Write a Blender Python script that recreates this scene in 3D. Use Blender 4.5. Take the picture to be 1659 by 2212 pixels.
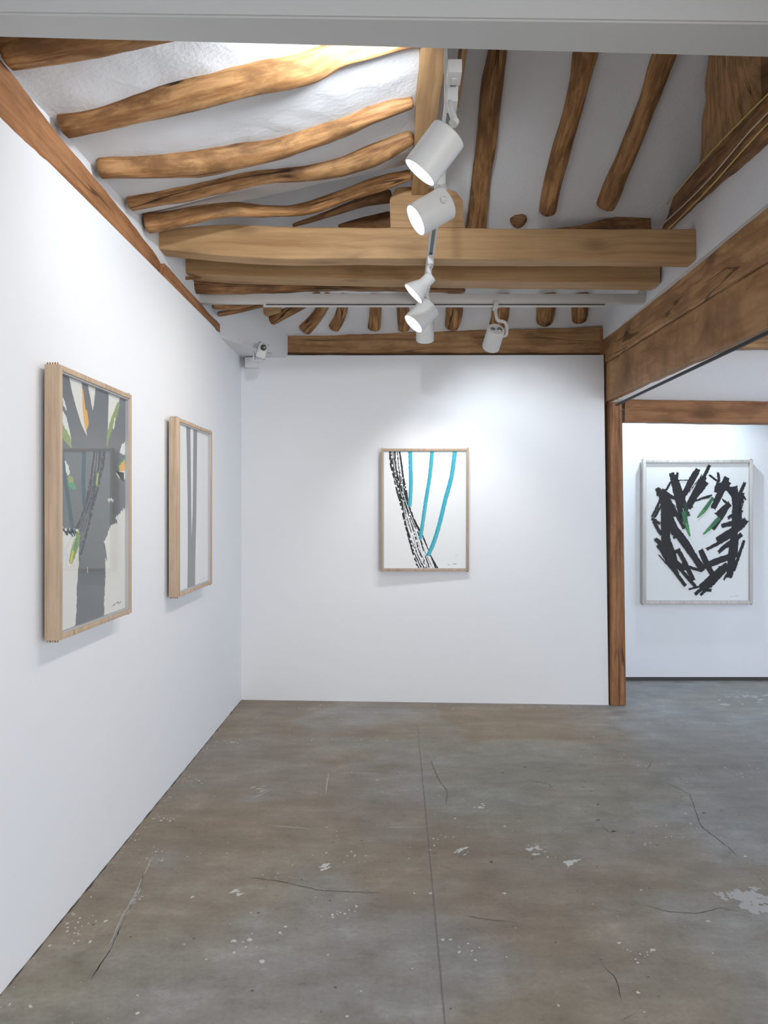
import bpy, bmesh, math, random
from mathutils import Vector, Matrix, noise
C = bpy.context.scene
COL = C.collection
for o in list(bpy.data.objects): bpy.data.objects.remove(o)
PI = math.pi
# ------------------------------------------------------------------ camera
F, CX, CY, H = 1560.0, 858.0, 1100.0, 1.55      # focal length and principal point in pixels, eye height in metres
cam = bpy.data.objects.new('camera', bpy.data.cameras.new('camera')); COL.objects.link(cam)
cam.location = (0, 0, H); cam.rotation_euler = (PI/2, 0, 0)
cam.data.sensor_fit = 'VERTICAL'; cam.data.sensor_height = 36; cam.data.lens = F/2212*36
cam.data.shift_x = -(CX-829.5)/2212; cam.data.shift_y = -(1106-CY)/2212
cam.data.clip_start = .05
C.camera = cam
# ------------------------------------------------------------------ world, exposure, lights
w = bpy.data.worlds.new('world'); C.world = w; w.use_nodes = True
w.node_tree.nodes['Background'].inputs[0].default_value = (.75, .85, 1, 1)
w.node_tree.nodes['Background'].inputs[1].default_value = .4
C.view_settings.view_transform = 'Standard'; C.view_settings.look = 'None'
C.view_settings.gamma = 1; C.view_settings.use_curve_mapping = False
C.view_settings.exposure = 0.5
def area(name, loc, target, sx, sy, power, col):
    l = bpy.data.lights.new(name, 'AREA'); l.shape = 'RECTANGLE'; l.size = sx; l.size_y = sy
    l.energy = power; l.color = col
    o = bpy.data.objects.new(name, l); COL.objects.link(o); o.location = loc
    o.rotation_euler = (Vector(target)-Vector(loc)).to_track_quat('-Z', 'Y').to_euler(); return o
def spot(name, loc, target, power, col, size=1.6, blend=.8, rad=.05):
    l = bpy.data.lights.new(name, 'SPOT'); l.energy = power; l.color = col; l.spot_size = size
    l.spot_blend = blend; l.shadow_soft_size = rad
    o = bpy.data.objects.new(name, l); COL.objects.link(o); o.location = loc
    o.rotation_euler = (Vector(target)-Vector(loc)).to_track_quat('-Z', 'Y').to_euler(); return o
COOL = (.86, .93, 1); NEUT = (1, .97, .93); WARM = (1, .9, .78)
area('rear_fill', (3.05, -2.7, 1.7), (.3, 3, 1.5), 2.6, 2.2, 150, (.96, .975, 1))          # added fill light at an assumed window behind the viewer
area('daylight_side', (4.5, 4.6, 1.5), (1.5, 3.4, .4), 1.9, 2.0, 32, (.55, .74, 1))      # daylight through the side window
P_WALL = 11; P_BACK = 23
# ------------------------------------------------------------------ helpers
def P(px, py, d): return Vector(((px-CX)*d/F, d, H-(py-CY)*d/F))
def atX(px, py, X): return P(px, py, X*F/(px-CX))
def atZ(px, py, z): return P(px, py, (z-H)*F/(CY-py))
def onplane(px, py, a, b, c, off=0):
    d = (a-off-H)/((CY-py)/F - b*(px-CX)/F - c); return P(px, py, d)
LEFTP = (3.02+.228*1.3, .228, 0); RIGHTP = (5.87, 0, -.6); HIPP = (6.47, 0, -.6)
def tag(o, label=None, cat=None, group=None, kind=None):
    if label: o['label'] = label
    if cat: o['category'] = cat
    if group: o['group'] = group
    if kind: o['kind'] = kind
    return o
def empty(name, loc): 
    o = bpy.data.objects.new(name, None); COL.objects.link(o); o.location = loc; o.empty_display_size = .05; return o
def obj(name, bm, mats, parent=None, smooth=None):
    me = bpy.data.meshes.new(name)
    bmesh.ops.recalc_face_normals(bm, faces=bm.faces) if smooth != 'norecalc' else None
    bm.to_mesh(me); bm.free()
    if not isinstance(mats, (list, tuple)): mats = [mats]
    for m in mats: me.materials.append(m)
    if smooth is True or isinstance(smooth, float):
        me.shade_smooth()
        me.set_sharp_from_angle(angle=smooth if isinstance(smooth, float) else .7)
    o = bpy.data.objects.new(name, me); COL.objects.link(o)
    if parent:
        o.parent = parent
        bpy.context.view_layer.update()
        o.matrix_parent_inverse = parent.matrix_world.inverted()
    return o
def box(bm, a, b, bev=0, M=None):
    x0, y0, z0 = a; x1, y1, z1 = b
    r = bmesh.ops.create_cube(bm, size=1)
    vs = r['verts']
    for v in vs: v.co = Vector(((x0+x1)/2+v.co.x*(x1-x0), (y0+y1)/2+v.co.y*(y1-y0), (z0+z1)/2+v.co.z*(z1-z0)))
    if bev:
        es = list({e for v in vs for e in v.link_edges})
        r = bmesh.ops.bevel(bm, geom=es, offset=bev, segments=2, affect='EDGES', profile=.5)
        vs = list({v for f in r['faces'] for v in f.verts} | {v for v in vs if v.is_valid})
    if M is not None:
        for v in vs: v.co = M @ v.co
def boxuv(bm, horiz=False):
    uv = bm.loops.layers.uv.verify()
    for f in bm.faces:
        n = f.normal; f.normal_update(); n = f.normal
        ax = max(range(3), key=lambda i: abs(n[i]))
        for l in f.loops:
            c = l.vert.co
            l[uv].uv = {0: (c.y, c.z) if horiz else (c.z, c.y), 1: (c.x, c.z) if horiz else (c.z, c.x), 2: (c.x, c.y)}[ax]
def lathe(bm, prof, A, B, seg=32, cap0=True, cap1=True, mi=0):
    """prof: (t along A->B in metres from A, radius)"""
    A = Vector(A); B = Vector(B); t = (B-A).normalized(); u = t.orthogonal().normalized(); v = t.cross(u)
    rings = []
    for (s, r) in prof:
        rings.append([bm.verts.new(A+t*s+(u*math.cos(2*PI*k/seg)+v*math.sin(2*PI*k/seg))*r) for k in range(seg)])
    for a, b in zip(rings, rings[1:]):
        for k in range(seg):
            f = bm.faces.new((a[k], a[(k+1) % seg], b[(k+1) % seg], b[k])); f.material_index = mi
    if cap0: bm.faces.new(rings[0][::-1]).material_index = mi
    if cap1: bm.faces.new(rings[-1]).material_index = mi
def tube(bm, pts, r, seg=8):
    pts = [Vector(p) for p in pts]; rings = []
    u = None
    for i, p in enumerate(pts):
        t = (pts[min(i+1, len(pts)-1)]-pts[max(i-1, 0)]).normalized()
        u = (u - t*u.dot(t)).normalized() if u else t.orthogonal().normalized()
        v = t.cross(u)
        rings.append([bm.verts.new(p+(u*math.cos(2*PI*k/seg)+v*math.sin(2*PI*k/seg))*r) for k in range(seg)])
    for a, b in zip(rings, rings[1:]):
        for k in range(seg): bm.faces.new((a[k], a[(k+1) % seg], b[(k+1) % seg], b[k]))
    bm.faces.new(rings[0][::-1]); bm.faces.new(rings[-1])
def catmull(pts, n):
    out = []
    Q = [pts[0]*2-pts[1]] + list(pts) + [pts[-1]*2-pts[-2]]
    for i in range(1, len(Q)-2):
        for k in range(n):
            t = k/n; a, b, c, d = Q[i-1:i+3]
            out.append(.5*((2*b)+(-1*a+c)*t+(2*a-5*b+4*c-d)*t*t+(-1*a+3*b-3*c+d)*t**3))
    out.append(pts[-1].copy()); return out
def section(kind, nseg=28):
    if kind == 'round': return [(math.cos(2*PI*k/nseg), math.sin(2*PI*k/nseg)) for k in range(nseg)]
    r = .12; out = []
    for cx, cy, a0 in ((1, 1, 0), (-1, 1, 90), (-1, -1, 180), (1, -1, 270)):
        for k in range(4):
            a = math.radians(a0+k*30)
            out.append((cx*(1-r)+r*math.cos(a), cy*(1-r)+r*math.sin(a)))
        nx, ny = {0: (0, 1), 90: (-1, 0), 180: (0, -1), 270: (1, 0)}[a0]
        # intermediate points along the following side
        nxt = {0: (-1, 1), 90: (-1, -1), 180: (1, -1), 270: (1, 1)}[a0]
        for k in (1, 2, 3, 4):
            f = k/5
            sx = cx*(1-r)*(1-f)+nxt[0]*(1-r)*f; sy = cy*(1-r)*(1-f)+nxt[1]*(1-r)*f
            out.append((sx+r*nx, sy+r*ny))
    return out
def sweep(name, pts, sizes, mat, kind='round', wob=.0, fine=.0, up=(0, 0, 1), parent=None, seed=0, step=.03, roundend=.3, smooth=True):
    """timber along pts (Vector list); sizes = half sizes (a sideways, b upwards)"""
    pts = [Vector(p) for p in pts]; up = Vector(up)
    if len(pts) == 2: pts = [pts[0].lerp(pts[1], k/4) for k in range(5)]; sizes = [tuple(sizes[0][j]*(1-k/4)+sizes[-1][j]*k/4 for j in (0, 1)) for k in range(5)]
    L = sum((b-a).length for a, b in zip(pts, pts[1:])); n = max(2, int(L/step/(len(pts)-1)))
    path = catmull(pts, n); sz = catmull([Vector((s[0], s[1], 0)) for s in sizes], n)
    sec = section(kind); bm = bmesh.new(); uv = bm.loops.layers.uv.verify()
    rings = []; us = []; acc = 0
    m = len(path)
    # parameters including tucked ends
    idx = [(0, 1-roundend, -.012 if kind == 'round' else 0)]+[(i, 1, 0) for i in range(m)]+[(m-1, 1-roundend, .012 if kind == 'round' else 0)]
    if kind != 'round': idx = [(i, 1, 0) for i in range(m)]
    for (i, sc, ex) in idx:
        t = (path[min(i+1, m-1)]-path[max(i-1, 0)]).normalized()
        s = t.cross(up).normalized(); u = s.cross(t)
        if i > 0 and rings: acc += (path[i]-path[i-1]).length if ex == 0 else 0
        ring = []
        c = path[i]+t*ex
        wo = Vector((noise.noise(Vector((acc*1.6, seed*7.1, 0))), noise.noise(Vector((acc*1.6, seed*7.1, 9))), 0))*wob
        for (x, y) in sec:
            p = c+s*(x*sz[i].x*sc+wo.x)+u*(y*sz[i].y*sc+wo.y)
            if fine:
                q = Vector((x*1.2+seed*3.3, y*1.2, acc*5)); q2 = Vector((x*2.5, y*2.5+seed, acc*18))
                f = noise.noise(q)*fine+noise.noise(q2)*fine*.35
                p += (s*x+u*y).normalized()*f
            ring.append(bm.verts.new(p))
        rings.append(ring); us.append(acc)
    per = [0]
    av = (sizes[0][0]+sizes[-1][0])/2
    for a, b in zip(sec, sec[1:]+sec[:1]): per.append(per[-1]+math.hypot(a[0]-b[0], a[1]-b[1])*av)
    N = len(sec)
    for j in range(len(rings)-1):
        for k in range(N):
            f = bm.faces.new((rings[j][k], rings[j][(k+1) % N], rings[j+1][(k+1) % N], rings[j+1][k]))
            for l, q in zip(f.loops, ((us[j], per[k]), (us[j], per[k+1]), (us[j+1], per[k+1]), (us[j+1], per[k]))): l[uv].uv = q
    for r_, c_ in ((rings[0][::-1], 0), (rings[-1], acc)):
        f = bm.faces.new(r_)
        for l, k in zip(f.loops, range(N)): l[uv].uv = (c_+.01*sec[k][0], sec[k][1]*av)
    return obj(name, bm, mat, parent, smooth=.6 if kind != 'round' else 1.0)
# ------------------------------------------------------------------ materials
def mat(name, col, rough=.6, metal=0, emis=None, estr=0, spec=None):
    m = bpy.data.materials.new(name); m.use_nodes = True; b = m.node_tree.nodes['Principled BSDF']
    b.inputs['Base Color'].default_value = (*col, 1); b.inputs['Roughness'].default_value = rough; b.inputs['Metallic'].default_value = metal
    if spec is not None: b.inputs['Specular IOR Level'].default_value = spec
    if emis: b.inputs['Emission Color'].default_value = (*emis, 1); b.inputs['Emission Strength'].default_value = estr
    return m
class NT:
    def __init__(s, m): s.t = m.node_tree; s.b = s.t.nodes['Principled BSDF']
    def n(s, kind, **kw):
        nd = s.t.nodes.new(kind)
        for k, v in kw.items():
            if k in nd.inputs: nd.inputs[k].default_value = v
            else: setattr(nd, k, v)
        return nd
    def l(s, a, b): s.t.links.new(a, b)
    def ramp(s, src, stops):
        r = s.n('ShaderNodeValToRGB'); e = r.color_ramp.elements
        while len(e) < len(stops): e.new(.5)
        for k, (p, c) in enumerate(stops): e[k].position = p; e[k].color = (*c, 1) if len(c) == 3 else c
        s.l(src, r.inputs[0]); return r.outputs[0]
    def mix(s, fac, a, b, mode='MIX'):
        x = s.n('ShaderNodeMix', data_type='RGBA', blend_type=mode)
        for sock, v in ((x.inputs[0], fac), (x.inputs[6], a), (x.inputs[7], b)):
            if hasattr(v, 'links'): s.l(v, sock)
            elif isinstance(v, tuple): sock.default_value = (*v, 1)
            else: sock.default_value = v
        return x.outputs[2]
    def math(s, op, a, b=None, c=None):
        x = s.n('ShaderNodeMath', operation=op)
        for k, v in enumerate((a, b, c)):
            if v is None: continue
            if hasattr(v, 'links'): s.l(v, x.inputs[k])
            else: x.inputs[k].default_value = v
        return x.outputs[0]
def wood(name, light, mid, dark, crack=.5, knots=.5, su=1.6, sv=26, rough=.55, blotch=.6, bump=.25):
    m = mat(name, mid, rough, spec=.25); t = NT(m)
    tc = t.n('ShaderNodeTexCoord'); oi = t.n('ShaderNodeObjectInfo')
    off = t.n('ShaderNodeCombineXYZ'); t.l(t.math('MULTIPLY', oi.outputs['Random'], 37.0), off.inputs[0]); t.l(t.math('MULTIPLY', oi.outputs['Random'], 13.0), off.inputs[1]); t.l(t.math('MULTIPLY', oi.outputs['Random'], 5.0), off.inputs[2])
    ad = t.n('ShaderNodeVectorMath', operation='ADD'); t.l(tc.outputs['UV'], ad.inputs[0]); t.l(off.outputs[0], ad.inputs[1])
    # warp
    wn = t.n('ShaderNodeTexNoise', Scale=2.2, Detail=2.0); t.l(ad.outputs[0], wn.inputs['Vector'])
    ws = t.n('ShaderNodeVectorMath', operation='SCALE'); ws.inputs['Scale'].default_value = .028; t.l(wn.outputs['Color'], ws.inputs[0])
    wa = t.n('ShaderNodeVectorMath', operation='ADD'); t.l(ad.outputs[0], wa.inputs[0]); t.l(ws.outputs[0], wa.inputs[1])
    # knots
    km = t.n('ShaderNodeMapping'); km.inputs['Scale'].default_value = (2.1, 6.5, 1); t.l(wa.outputs[0], km.inputs[0])
    kv = t.n('ShaderNodeTexVoronoi', Scale=1.0, Randomness=1.0); t.l(km.outputs[0], kv.inputs['Vector'])
    kfac = t.ramp(kv.outputs['Distance'], [(.0, (1, 1, 1)), (.09, (.85, .85, .85)), (.2, (.25, .25, .25)), (.38, (0, 0, 0))])
    kk = t.math('MULTIPLY', kfac, knots)
    g = t.n('ShaderNodeMapping'); g.inputs['Scale'].default_value = (su, sv, 1)
    kd = t.n('ShaderNodeCombineXYZ'); t.l(t.math('MULTIPLY', kk, .035), kd.inputs[1])
    wa2 = t.n('ShaderNodeVectorMath', operation='ADD'); t.l(wa.outputs[0], wa2.inputs[0]); t.l(kd.outputs[0], wa2.inputs[1])
    t.l(wa2.outputs[0], g.inputs[0])
    gn = t.n('ShaderNodeTexNoise', Scale=1.0, Detail=5.0, Roughness=.62); t.l(g.outputs[0], gn.inputs['Vector'])
    c1 = t.ramp(gn.outputs[0], [(.3, dark), (.45, mid), (.58, light), (.72, mid)])
    bl = t.n('ShaderNodeMapping'); bl.inputs['Scale'].default_value = (5, 15, 1); t.l(wa.outputs[0], bl.inputs[0])
    bn = t.n('ShaderNodeTexNoise', Scale=1.0, Detail=5.0, Roughness=.62); t.l(bl.outputs[0], bn.inputs['Vector'])
    bf = t.ramp(bn.outputs[0], [(.44, (0, 0, 0)), (.60, (1, 1, 1))])
    c2 = t.mix(t.math('MULTIPLY', bf, blotch), c1, tuple(x*.55 for x in mid))
    c3 = t.mix(kk, c2, tuple(x*.45 for x in dark))
    cm = t.n('ShaderNodeMapping'); cm.inputs['Scale'].default_value = (.55, 9, 1); t.l(wa2.outputs[0], cm.inputs[0])
    cn = t.n('ShaderNodeTexNoise', Scale=1.0, Detail=2.0, Roughness=.4); t.l(cm.outputs[0], cn.inputs['Vector'])
    d = t.math('ABSOLUTE', t.math('SUBTRACT', cn.outputs[0], .5))
    cf = t.ramp(d, [(0, (1, 1, 1)), (.004, (1, 1, 1)), (.012, (0, 0, 0))])
    mm = t.n('ShaderNodeTexNoise', Scale=2.3, Detail=1.0); t.l(ad.outputs[0], mm.inputs['Vector'])
    mf = t.ramp(mm.outputs[0], [(.47, (0, 0, 0)), (.56, (1, 1, 1))])
    cfm = t.math('MULTIPLY', t.math('MULTIPLY', cf, mf), crack)
    c4 = t.mix(cfm, c3, tuple(x*.16 for x in dark))
    hs = t.n('ShaderNodeHueSaturation'); t.l(c4, hs.inputs['Color']); hs.inputs['Saturation'].default_value = 1.0
    t.l(t.math('ADD', t.math('MULTIPLY', oi.outputs['Random'], .22), .9), hs.inputs['Value'])
    t.l(hs.outputs[0], t.b.inputs['Base Color'])
    bp = t.n('ShaderNodeBump', Strength=bump, Distance=.006)
    t.l(t.math('SUBTRACT', gn.outputs[0], t.math('MULTIPLY', cfm, 1.4)), bp.inputs['Height']); t.l(bp.outputs[0], t.b.inputs['Normal'])
    return m
LOG = wood('log wood', (.49, .27, .118), (.34, .168, .066), (.17, .07, .026), crack=.9, knots=.9, su=3.2, sv=42, blotch=.9, bump=.4)
LOGD = wood('dark log wood', (.36, .19, .085), (.25, .12, .05), (.12, .05, .02), crack=.9, knots=.6, su=3, sv=40, blotch=.8)
PINE = wood('pale pine', (.50, .315, .155), (.44, .265, .125), (.35, .19, .085), crack=.12, knots=.55, su=.8, sv=34, blotch=.15, bump=.1)
OLD = wood('old beam wood', (.50, .29, .14), (.40, .215, .098), (.26, .125, .05), crack=.7, knots=.7, su=1.4, sv=40, blotch=.6)
RED = wood('reddish beam wood', (.38, .185, .085), (.30, .135, .058), (.18, .075, .03), crack=.7, knots=.5, su=1.4, sv=40, blotch=.5)
ASH = wood('pale frame wood', (.54, .41, .295), (.47, .345, .24), (.38, .27, .18), crack=0, knots=.0, su=1.2, sv=60, blotch=.2, bump=.05)
GREYF = wood('grey washed frame wood', (.62, .58, .54), (.56, .52, .48), (.46, .42, .38), crack=0, knots=0, su=1.2, sv=60, blotch=.15, bump=.05)
def plaster(name, col, sc=5, amt=.05, bump=.15, bd=.01):
    m = mat(name, col, .85, spec=.2); t = NT(m); tc = t.n('ShaderNodeTexCoord')
    n1 = t.n('ShaderNodeTexNoise', Scale=sc*.35, Detail=4.0); t.l(tc.outputs['Object'], n1.inputs['Vector'])
    n2 = t.n('ShaderNodeTexNoise', Scale=sc*6, Detail=4.0); t.l(tc.outputs['Object'], n2.inputs['Vector'])
    t.l(t.mix(n1.outputs[0], tuple(x*(1-amt) for x in col), col), t.b.inputs['Base Color'])
    bp = t.n('ShaderNodeBump', Strength=bump, Distance=bd); t.l(t.math('ADD', n1.outputs[0], t.math('MULTIPLY', n2.outputs[0], .25)), bp.inputs['Height']); t.l(bp.outputs[0], t.b.inputs['Normal'])
    return m
WALL = plaster('white wall paint', (.80, .81, .83), 5, .03, .1, .004)
PLAS = plaster('rough white plaster', (.74, .74, .75), 9, .05, .5, .02)
WHITE = mat('white painted metal', (.66, .655, .64), .45)
DARK = mat('dark slot', (.03, .03, .035), .6)
GREY = mat('grey slot', (.25, .27, .28), .6)
BLACK = mat('black plastic', (.012, .012, .012), .3)
# ------------------------------------------------------------------ setting
def quad(bm, pts, mi=0):
    f = bm.faces.new([bm.verts.new(p) for p in pts]); f.material_index = mi; return f
def struct(name, bm, m, smooth=None, parent=None):
    o = obj(name, bm, m, parent, smooth); o['kind'] = 'structure'; return o
def prism(bm, poly, vec):
    vec = Vector(vec); a = [bm.verts.new(p) for p in poly]; b = [bm.verts.new(Vector(p)+vec) for p in poly]
    n = len(a); bm.faces.new(a[::-1]); bm.faces.new(b)
    for k in range(n): bm.faces.new((a[k], a[(k+1) % n], b[(k+1) % n], b[k]))
XL = -1.268
# floor as a fine grid with patchy tint
def sm(a, b, x):
    t = max(0, min(1, (x-a)/(b-a))); return t*t*(3-2*t)
def floor_tint(x, y):
    n = lambda s, k=0: noise.fractal(Vector((x*s+k, y*s-k, k*1.7)), .9, 2.0, 4)
    base = Vector((.285, .255, .208))
    grn = Vector((.275, .270, .222)); brn = Vector((.245, .190, .135)); gry = Vector((.30, .295, .285)); blu_day = Vector((.235, .25, .265))
    c = base.lerp(gry, sm(-.1, .45, n(.9, 3)+.18))
    c = c.lerp(grn, .6*sm(.0, .5, n(.8, 11)))
    c = c.lerp(brn, .55*sm(.1, .5, n(.75, 23)))
    # brown stain before the rear wall, and along the left wall
    e = n(1.6, 5)*.25
    s1 = sm(4.72, 4.84, y+e*.6)*(1-sm(5.5, 5.75, y))*sm(.3, .42, x+e*.8-.12*(5.6-y))*(1-sm(1.45, 1.9, x+e))
    c = c.lerp(Vector((.262, .200, .132)), .8*s1)
    s2 = (1-sm(-.92, -.80, x+e*1.3-.13*(y-3.2)))*sm(2.2, 3.2, y)
    c = c.lerp(Vector((.255, .205, .145)), .6*s2)
    s3 = (1-sm(-.35, -.30, x+e*2))*sm(4.0, 4.1, y+e)*(1-sm(4.9, 5.0, y+e)); c = c.lerp(gry, .25*s3)
    s5 = sm(5.55, 5.72, y)*(1-sm(1.6, 1.8, x)); c = c.lerp(Vector((.235, .195, .15)), .5*s5)
    s4 = sm(1.1, 1.9, x+e)*sm(3.0, 3.6, y); c = c.lerp(blu_day, .55*s4)  # bluish daylight on the right side, put into the floor colour
    c *= 1+.10*n(4, 31)
    return Vector((c.x*1.03, c.y, c.z*.96))
bm = bmesh.new(); cl = bm.loops.layers.float_color.new('tint')
gx = [-1.3+.04*i for i in range(150)]; gy = [-3+.3*i for i in range(15)]+[1.5+.035*i for i in range(150)]
V = [[bm.verts.new((x, y, 0)) for y in gy] for x in gx]
T = [[floor_tint(x, y) for y in gy] for x in gx]
for i in range(len(gx)-1):
    for j in range(len(gy)-1):
        f = bm.faces.new((V[i][j], V[i+1][j], V[i+1][j+1], V[i][j+1]))
        for l, (a, b) in zip(f.loops, ((i, j), (i+1, j), (i+1, j+1), (i, j+1))): l[cl] = (*T[a][b], 1)
FLO = mat('worn concrete', (.27, .25, .22), .5, spec=.35); t = NT(FLO)
at = t.n('ShaderNodeAttribute', attribute_name='tint'); tc = t.n('ShaderNodeTexCoord')
n1 = t.n('ShaderNodeTexNoise', Scale=7.0, Detail=8.0, Roughness=.65); t.l(tc.outputs['Object'], n1.inputs['Vector'])
n2 = t.n('ShaderNodeTexNoise', Scale=55.0, Detail=6.0, Roughness=.7); t.l(tc.outputs['Object'], n2.inputs['Vector'])
mp = t.n('ShaderNodeMapping'); mp.inputs['Scale'].default_value = (2.2, 6, 1); mp.inputs['Rotation'].default_value = (0, 0, .12); t.l(tc.outputs['Object'], mp.inputs[0])
n3 = t.n('ShaderNodeTexNoise', Scale=1.3, Detail=6.0, Roughness=.7); t.l(mp.outputs[0], n3.inputs['Vector'])
c = t.mix(1.0, at.outputs['Color'], t.ramp(n1.outputs[0], [(.3, (.74, .72, .70)), (.45, (.96, .95, .94)), (.56, (1.02, 1.02, 1.02)), (.7, (1.22, 1.23, 1.25))]), 'MULTIPLY')
c = t.mix(1.0, c, t.ramp(n3.outputs[0], [(.35, (.86, .84, .82)), (.55, (1, 1, 1)), (.68, (1.14, 1.15, 1.16)), (.74, (1.3, 1.3, 1.3))]), 'MULTIPLY')
c = t.mix(1.0, c, t.ramp(n2.outputs[0], [(.3, (.86, .85, .84)), (.5, (1, 1, 1)), (.7, (1.07, 1.07, 1.07))]), 'MULTIPLY')
vo = t.n('ShaderNodeTexVoronoi', Scale=30.0, Randomness=1.0); t.l(tc.outputs['Object'], vo.inputs['Vector'])
sc = t.n('ShaderNodeSeparateColor'); t.l(vo.outputs['Color'], sc.inputs[0])
sp = t.math('LESS_THAN', vo.outputs['Distance'], t.math('MULTIPLY', t.math('POWER', sc.outputs[0], 14.0), .2))
c = t.mix(t.math('MULTIPLY', sp, .75), c, (.10, .08, .06))
t.l(c, t.b.inputs['Base Color'])
t.l(t.ramp(n1.outputs[0], [(.3, (.42, .42, .42)), (.7, (.62, .62, .62))]), t.b.inputs['Roughness'])
bp = t.n('ShaderNodeBump', Strength=.15, Distance=.004); t.l(n2.outputs[0], bp.inputs['Height']); t.l(bp.outputs[0], t.b.inputs['Normal'])
floor = struct('floor', bm, FLO)
# paint marks, cracks and the pencil line on the floor
random.seed(4)
def fl(px, py, z=.0006): p = atZ(px, py, 0); p.z = z; return p
def blot(bm, c, r, asp=1, ang=0, mi=0, n=14, rag=.35, z=None):
    s = random.random()*50; vs = []
    for k in range(n):
        a = 2*PI*k/n; q = r*.68*(1+rag*noise.noise(Vector((math.cos(a)*1.7+s, math.sin(a)*1.7, s)))*2)
        x, y = q*math.cos(a)*asp, q*math.sin(a)
        vs.append(bm.verts.new((c.x+x*math.cos(ang)-y*math.sin(ang), c.y+x*math.sin(ang)+y*math.cos(ang), (z or c.z)+random.random()*.0002)))
    bm.faces.new(vs).material_index = mi
def ribbonF(bm, pts, wd, mi=0, jit=.0, z=.0006, rag=.3):
    P3 = []
    for a, b in zip(pts, pts[1:]):
        n = max(1, int((b-a).length/.02))
        for k in range(n): P3.append(a.lerp(b, k/n)+Vector((random.uniform(-jit, jit), random.uniform(-jit, jit), 0)))
    P3.append(pts[-1]); prev = None
    for i, p in enumerate(P3):
        t_ = (P3[min(i+1, len(P3)-1)]-P3[max(i-1, 0)]).normalized(); s_ = Vector((-t_.y, t_.x, 0))
        e = min(1, (min(i, len(P3)-1-i)+.3)/3)
        a_ = wd/2*e*(1+random.uniform(-rag, rag)); b_ = wd/2*e*(1+random.uniform(-rag, rag))
        cur = (bm.verts.new((p.x+s_.x*a_, p.y+s_.y*a_, z)), bm.verts.new((p.x-s_.x*b_, p.y-s_.y*b_, z)))
        if prev: bm.faces.new((prev[0], prev[1], cur[1], cur[0])).material_index = mi
        prev = cur
bm = bmesh.new()
clusters = [(160, 2010, 60, 26), (330, 1850, 45, 22), (355, 1765, 30, 18), (500, 1600, 20, 14), (420, 1690, 25, 14), (700, 1525, 120, 22), (1100, 1528, 170, 26), (1600, 1500, 60, 30),
            (930, 1830, 80, 14), (1170, 1840, 60, 14), (760, 1850, 50, 10), (600, 1880, 60, 8), (1340, 1640, 60, 14), (1500, 1560, 90, 18), (1620, 1670, 40, 14), (1450, 1800, 90, 18), (740, 1970, 40, 12),
            (540, 2040, 30, 6), (1020, 2050, 60, 6), (1380, 2060, 40, 8), (950, 1690, 200, 14), (900, 1600, 300, 22)]
for cx, cy, sp_, n in clusters:
    for _ in range(n):
        x = random.gauss(cx, sp_*.5); y = random.gauss(cy, sp_*.22 if cy > 1600 else 4)
        if y < 1521 and x < 1330: y = 1524+random.random()*6
        y = max(y, 1484); p = fl(x, y)
        if p.x < XL+.02 or p.y > 6.4: continue
        blot(bm, p, random.choice((.0025, .003, .004, .005, .007)), random.uniform(.8, 1.7), random.random()*3)
for _ in range(480):
    p = Vector((random.uniform(-1.22, 3), random.uniform(1.7, 6.3), .0006)); blot(bm, p, random.choice((.0015, .002, .003, .004)), random.uniform(.8, 1.8), random.random()*3)
for x, y, r in ((145, 1995, .007), (228, 1990, .008), (195, 2034, .008), (415, 1938, .011), (566, 2077, .011), (505, 2033, .012), (540, 2030, .014), (617, 2002, .010), (605, 2015, .007), (505, 2058, .009), (957, 2030, .009), (973, 2030, .007), (1027, 2074, .008), (992, 2057, .007), (1338, 2037, .009), (1410, 2052, .012), (1090, 1930, .009), (1385, 1923, .007), (1610, 1850, .008), (66, 2174, .008), (297, 2189, .009), (750, 2196, .007), (1206, 2172, .007), (1378, 2144, .009), (930, 1930, .008), (895, 1930, .006), (1090, 1785, .009), (1378, 2080, .006), (1530, 1990, .007)):
    blot(bm, fl(x, y), r, random.uniform(.9, 1.6), random.random()*3)
for x, y, r, a in ((1162, 1838, .018, 1.9), (1230, 1860, .02, 2.2), (1040, 1742, .018, 1.2), (1000, 1837, .014, 2.5), (700, 1875, .018, 1.5), (510, 1930, .016, 1.6), (560, 1703, .01, 4)):
    for k in range(5): blot(bm, fl(x+random.gauss(0, 9), y+random.gauss(0, 5)), r*random.uniform(.4, 1), a, random.random(), rag=.6)
for k in range(5):
    o_ = random.uniform(-4, 4); pts_ = [(312, 1886), (296, 1930), (262, 1990), (236, 2050), (193, 2118)]
    a_ = random.choice((0, 0, 1, 2)); ribbonF(bm, [fl(x+o_*(1 if 0 < i < 4 else .3), y) for i, (x, y) in list(enumerate(pts_))[a_:a_+random.choice((3, 4, 5))]], random.uniform(.002, .0045), jit=.0012, mi=1, rag=.8)
ribbonF(bm, [fl(330, 1850), fl(306, 1900)], .006, jit=.002, mi=1)
for k in range(9): blot(bm, fl(random.gauss(290, 6), random.gauss(1945, 12)), .008, 1.4, random.random()*3, mi=1, rag=.6)
for a, b in (((540, 1728), (590, 1703)), ((730, 1670), (820, 1671)), ((830, 1787), (925, 1787)), ((1275, 1565), (1325, 1566)), ((1428, 1650), (1462, 1651)), ((710, 1670), (703, 1715)), ((588, 1784), (670, 1790))):
    ribbonF(bm, [fl(*a), fl(*b)], .006, jit=.002, mi=1)
for k in range(60):
    blot(bm, Vector((XL+abs(random.gauss(0, .03))+.01, random.uniform(2.2, 5.7), .0006)), random.uniform(.003, .009), random.uniform(.6, 1), 0, mi=random.choice((0, 1)), rag=.7)
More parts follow.
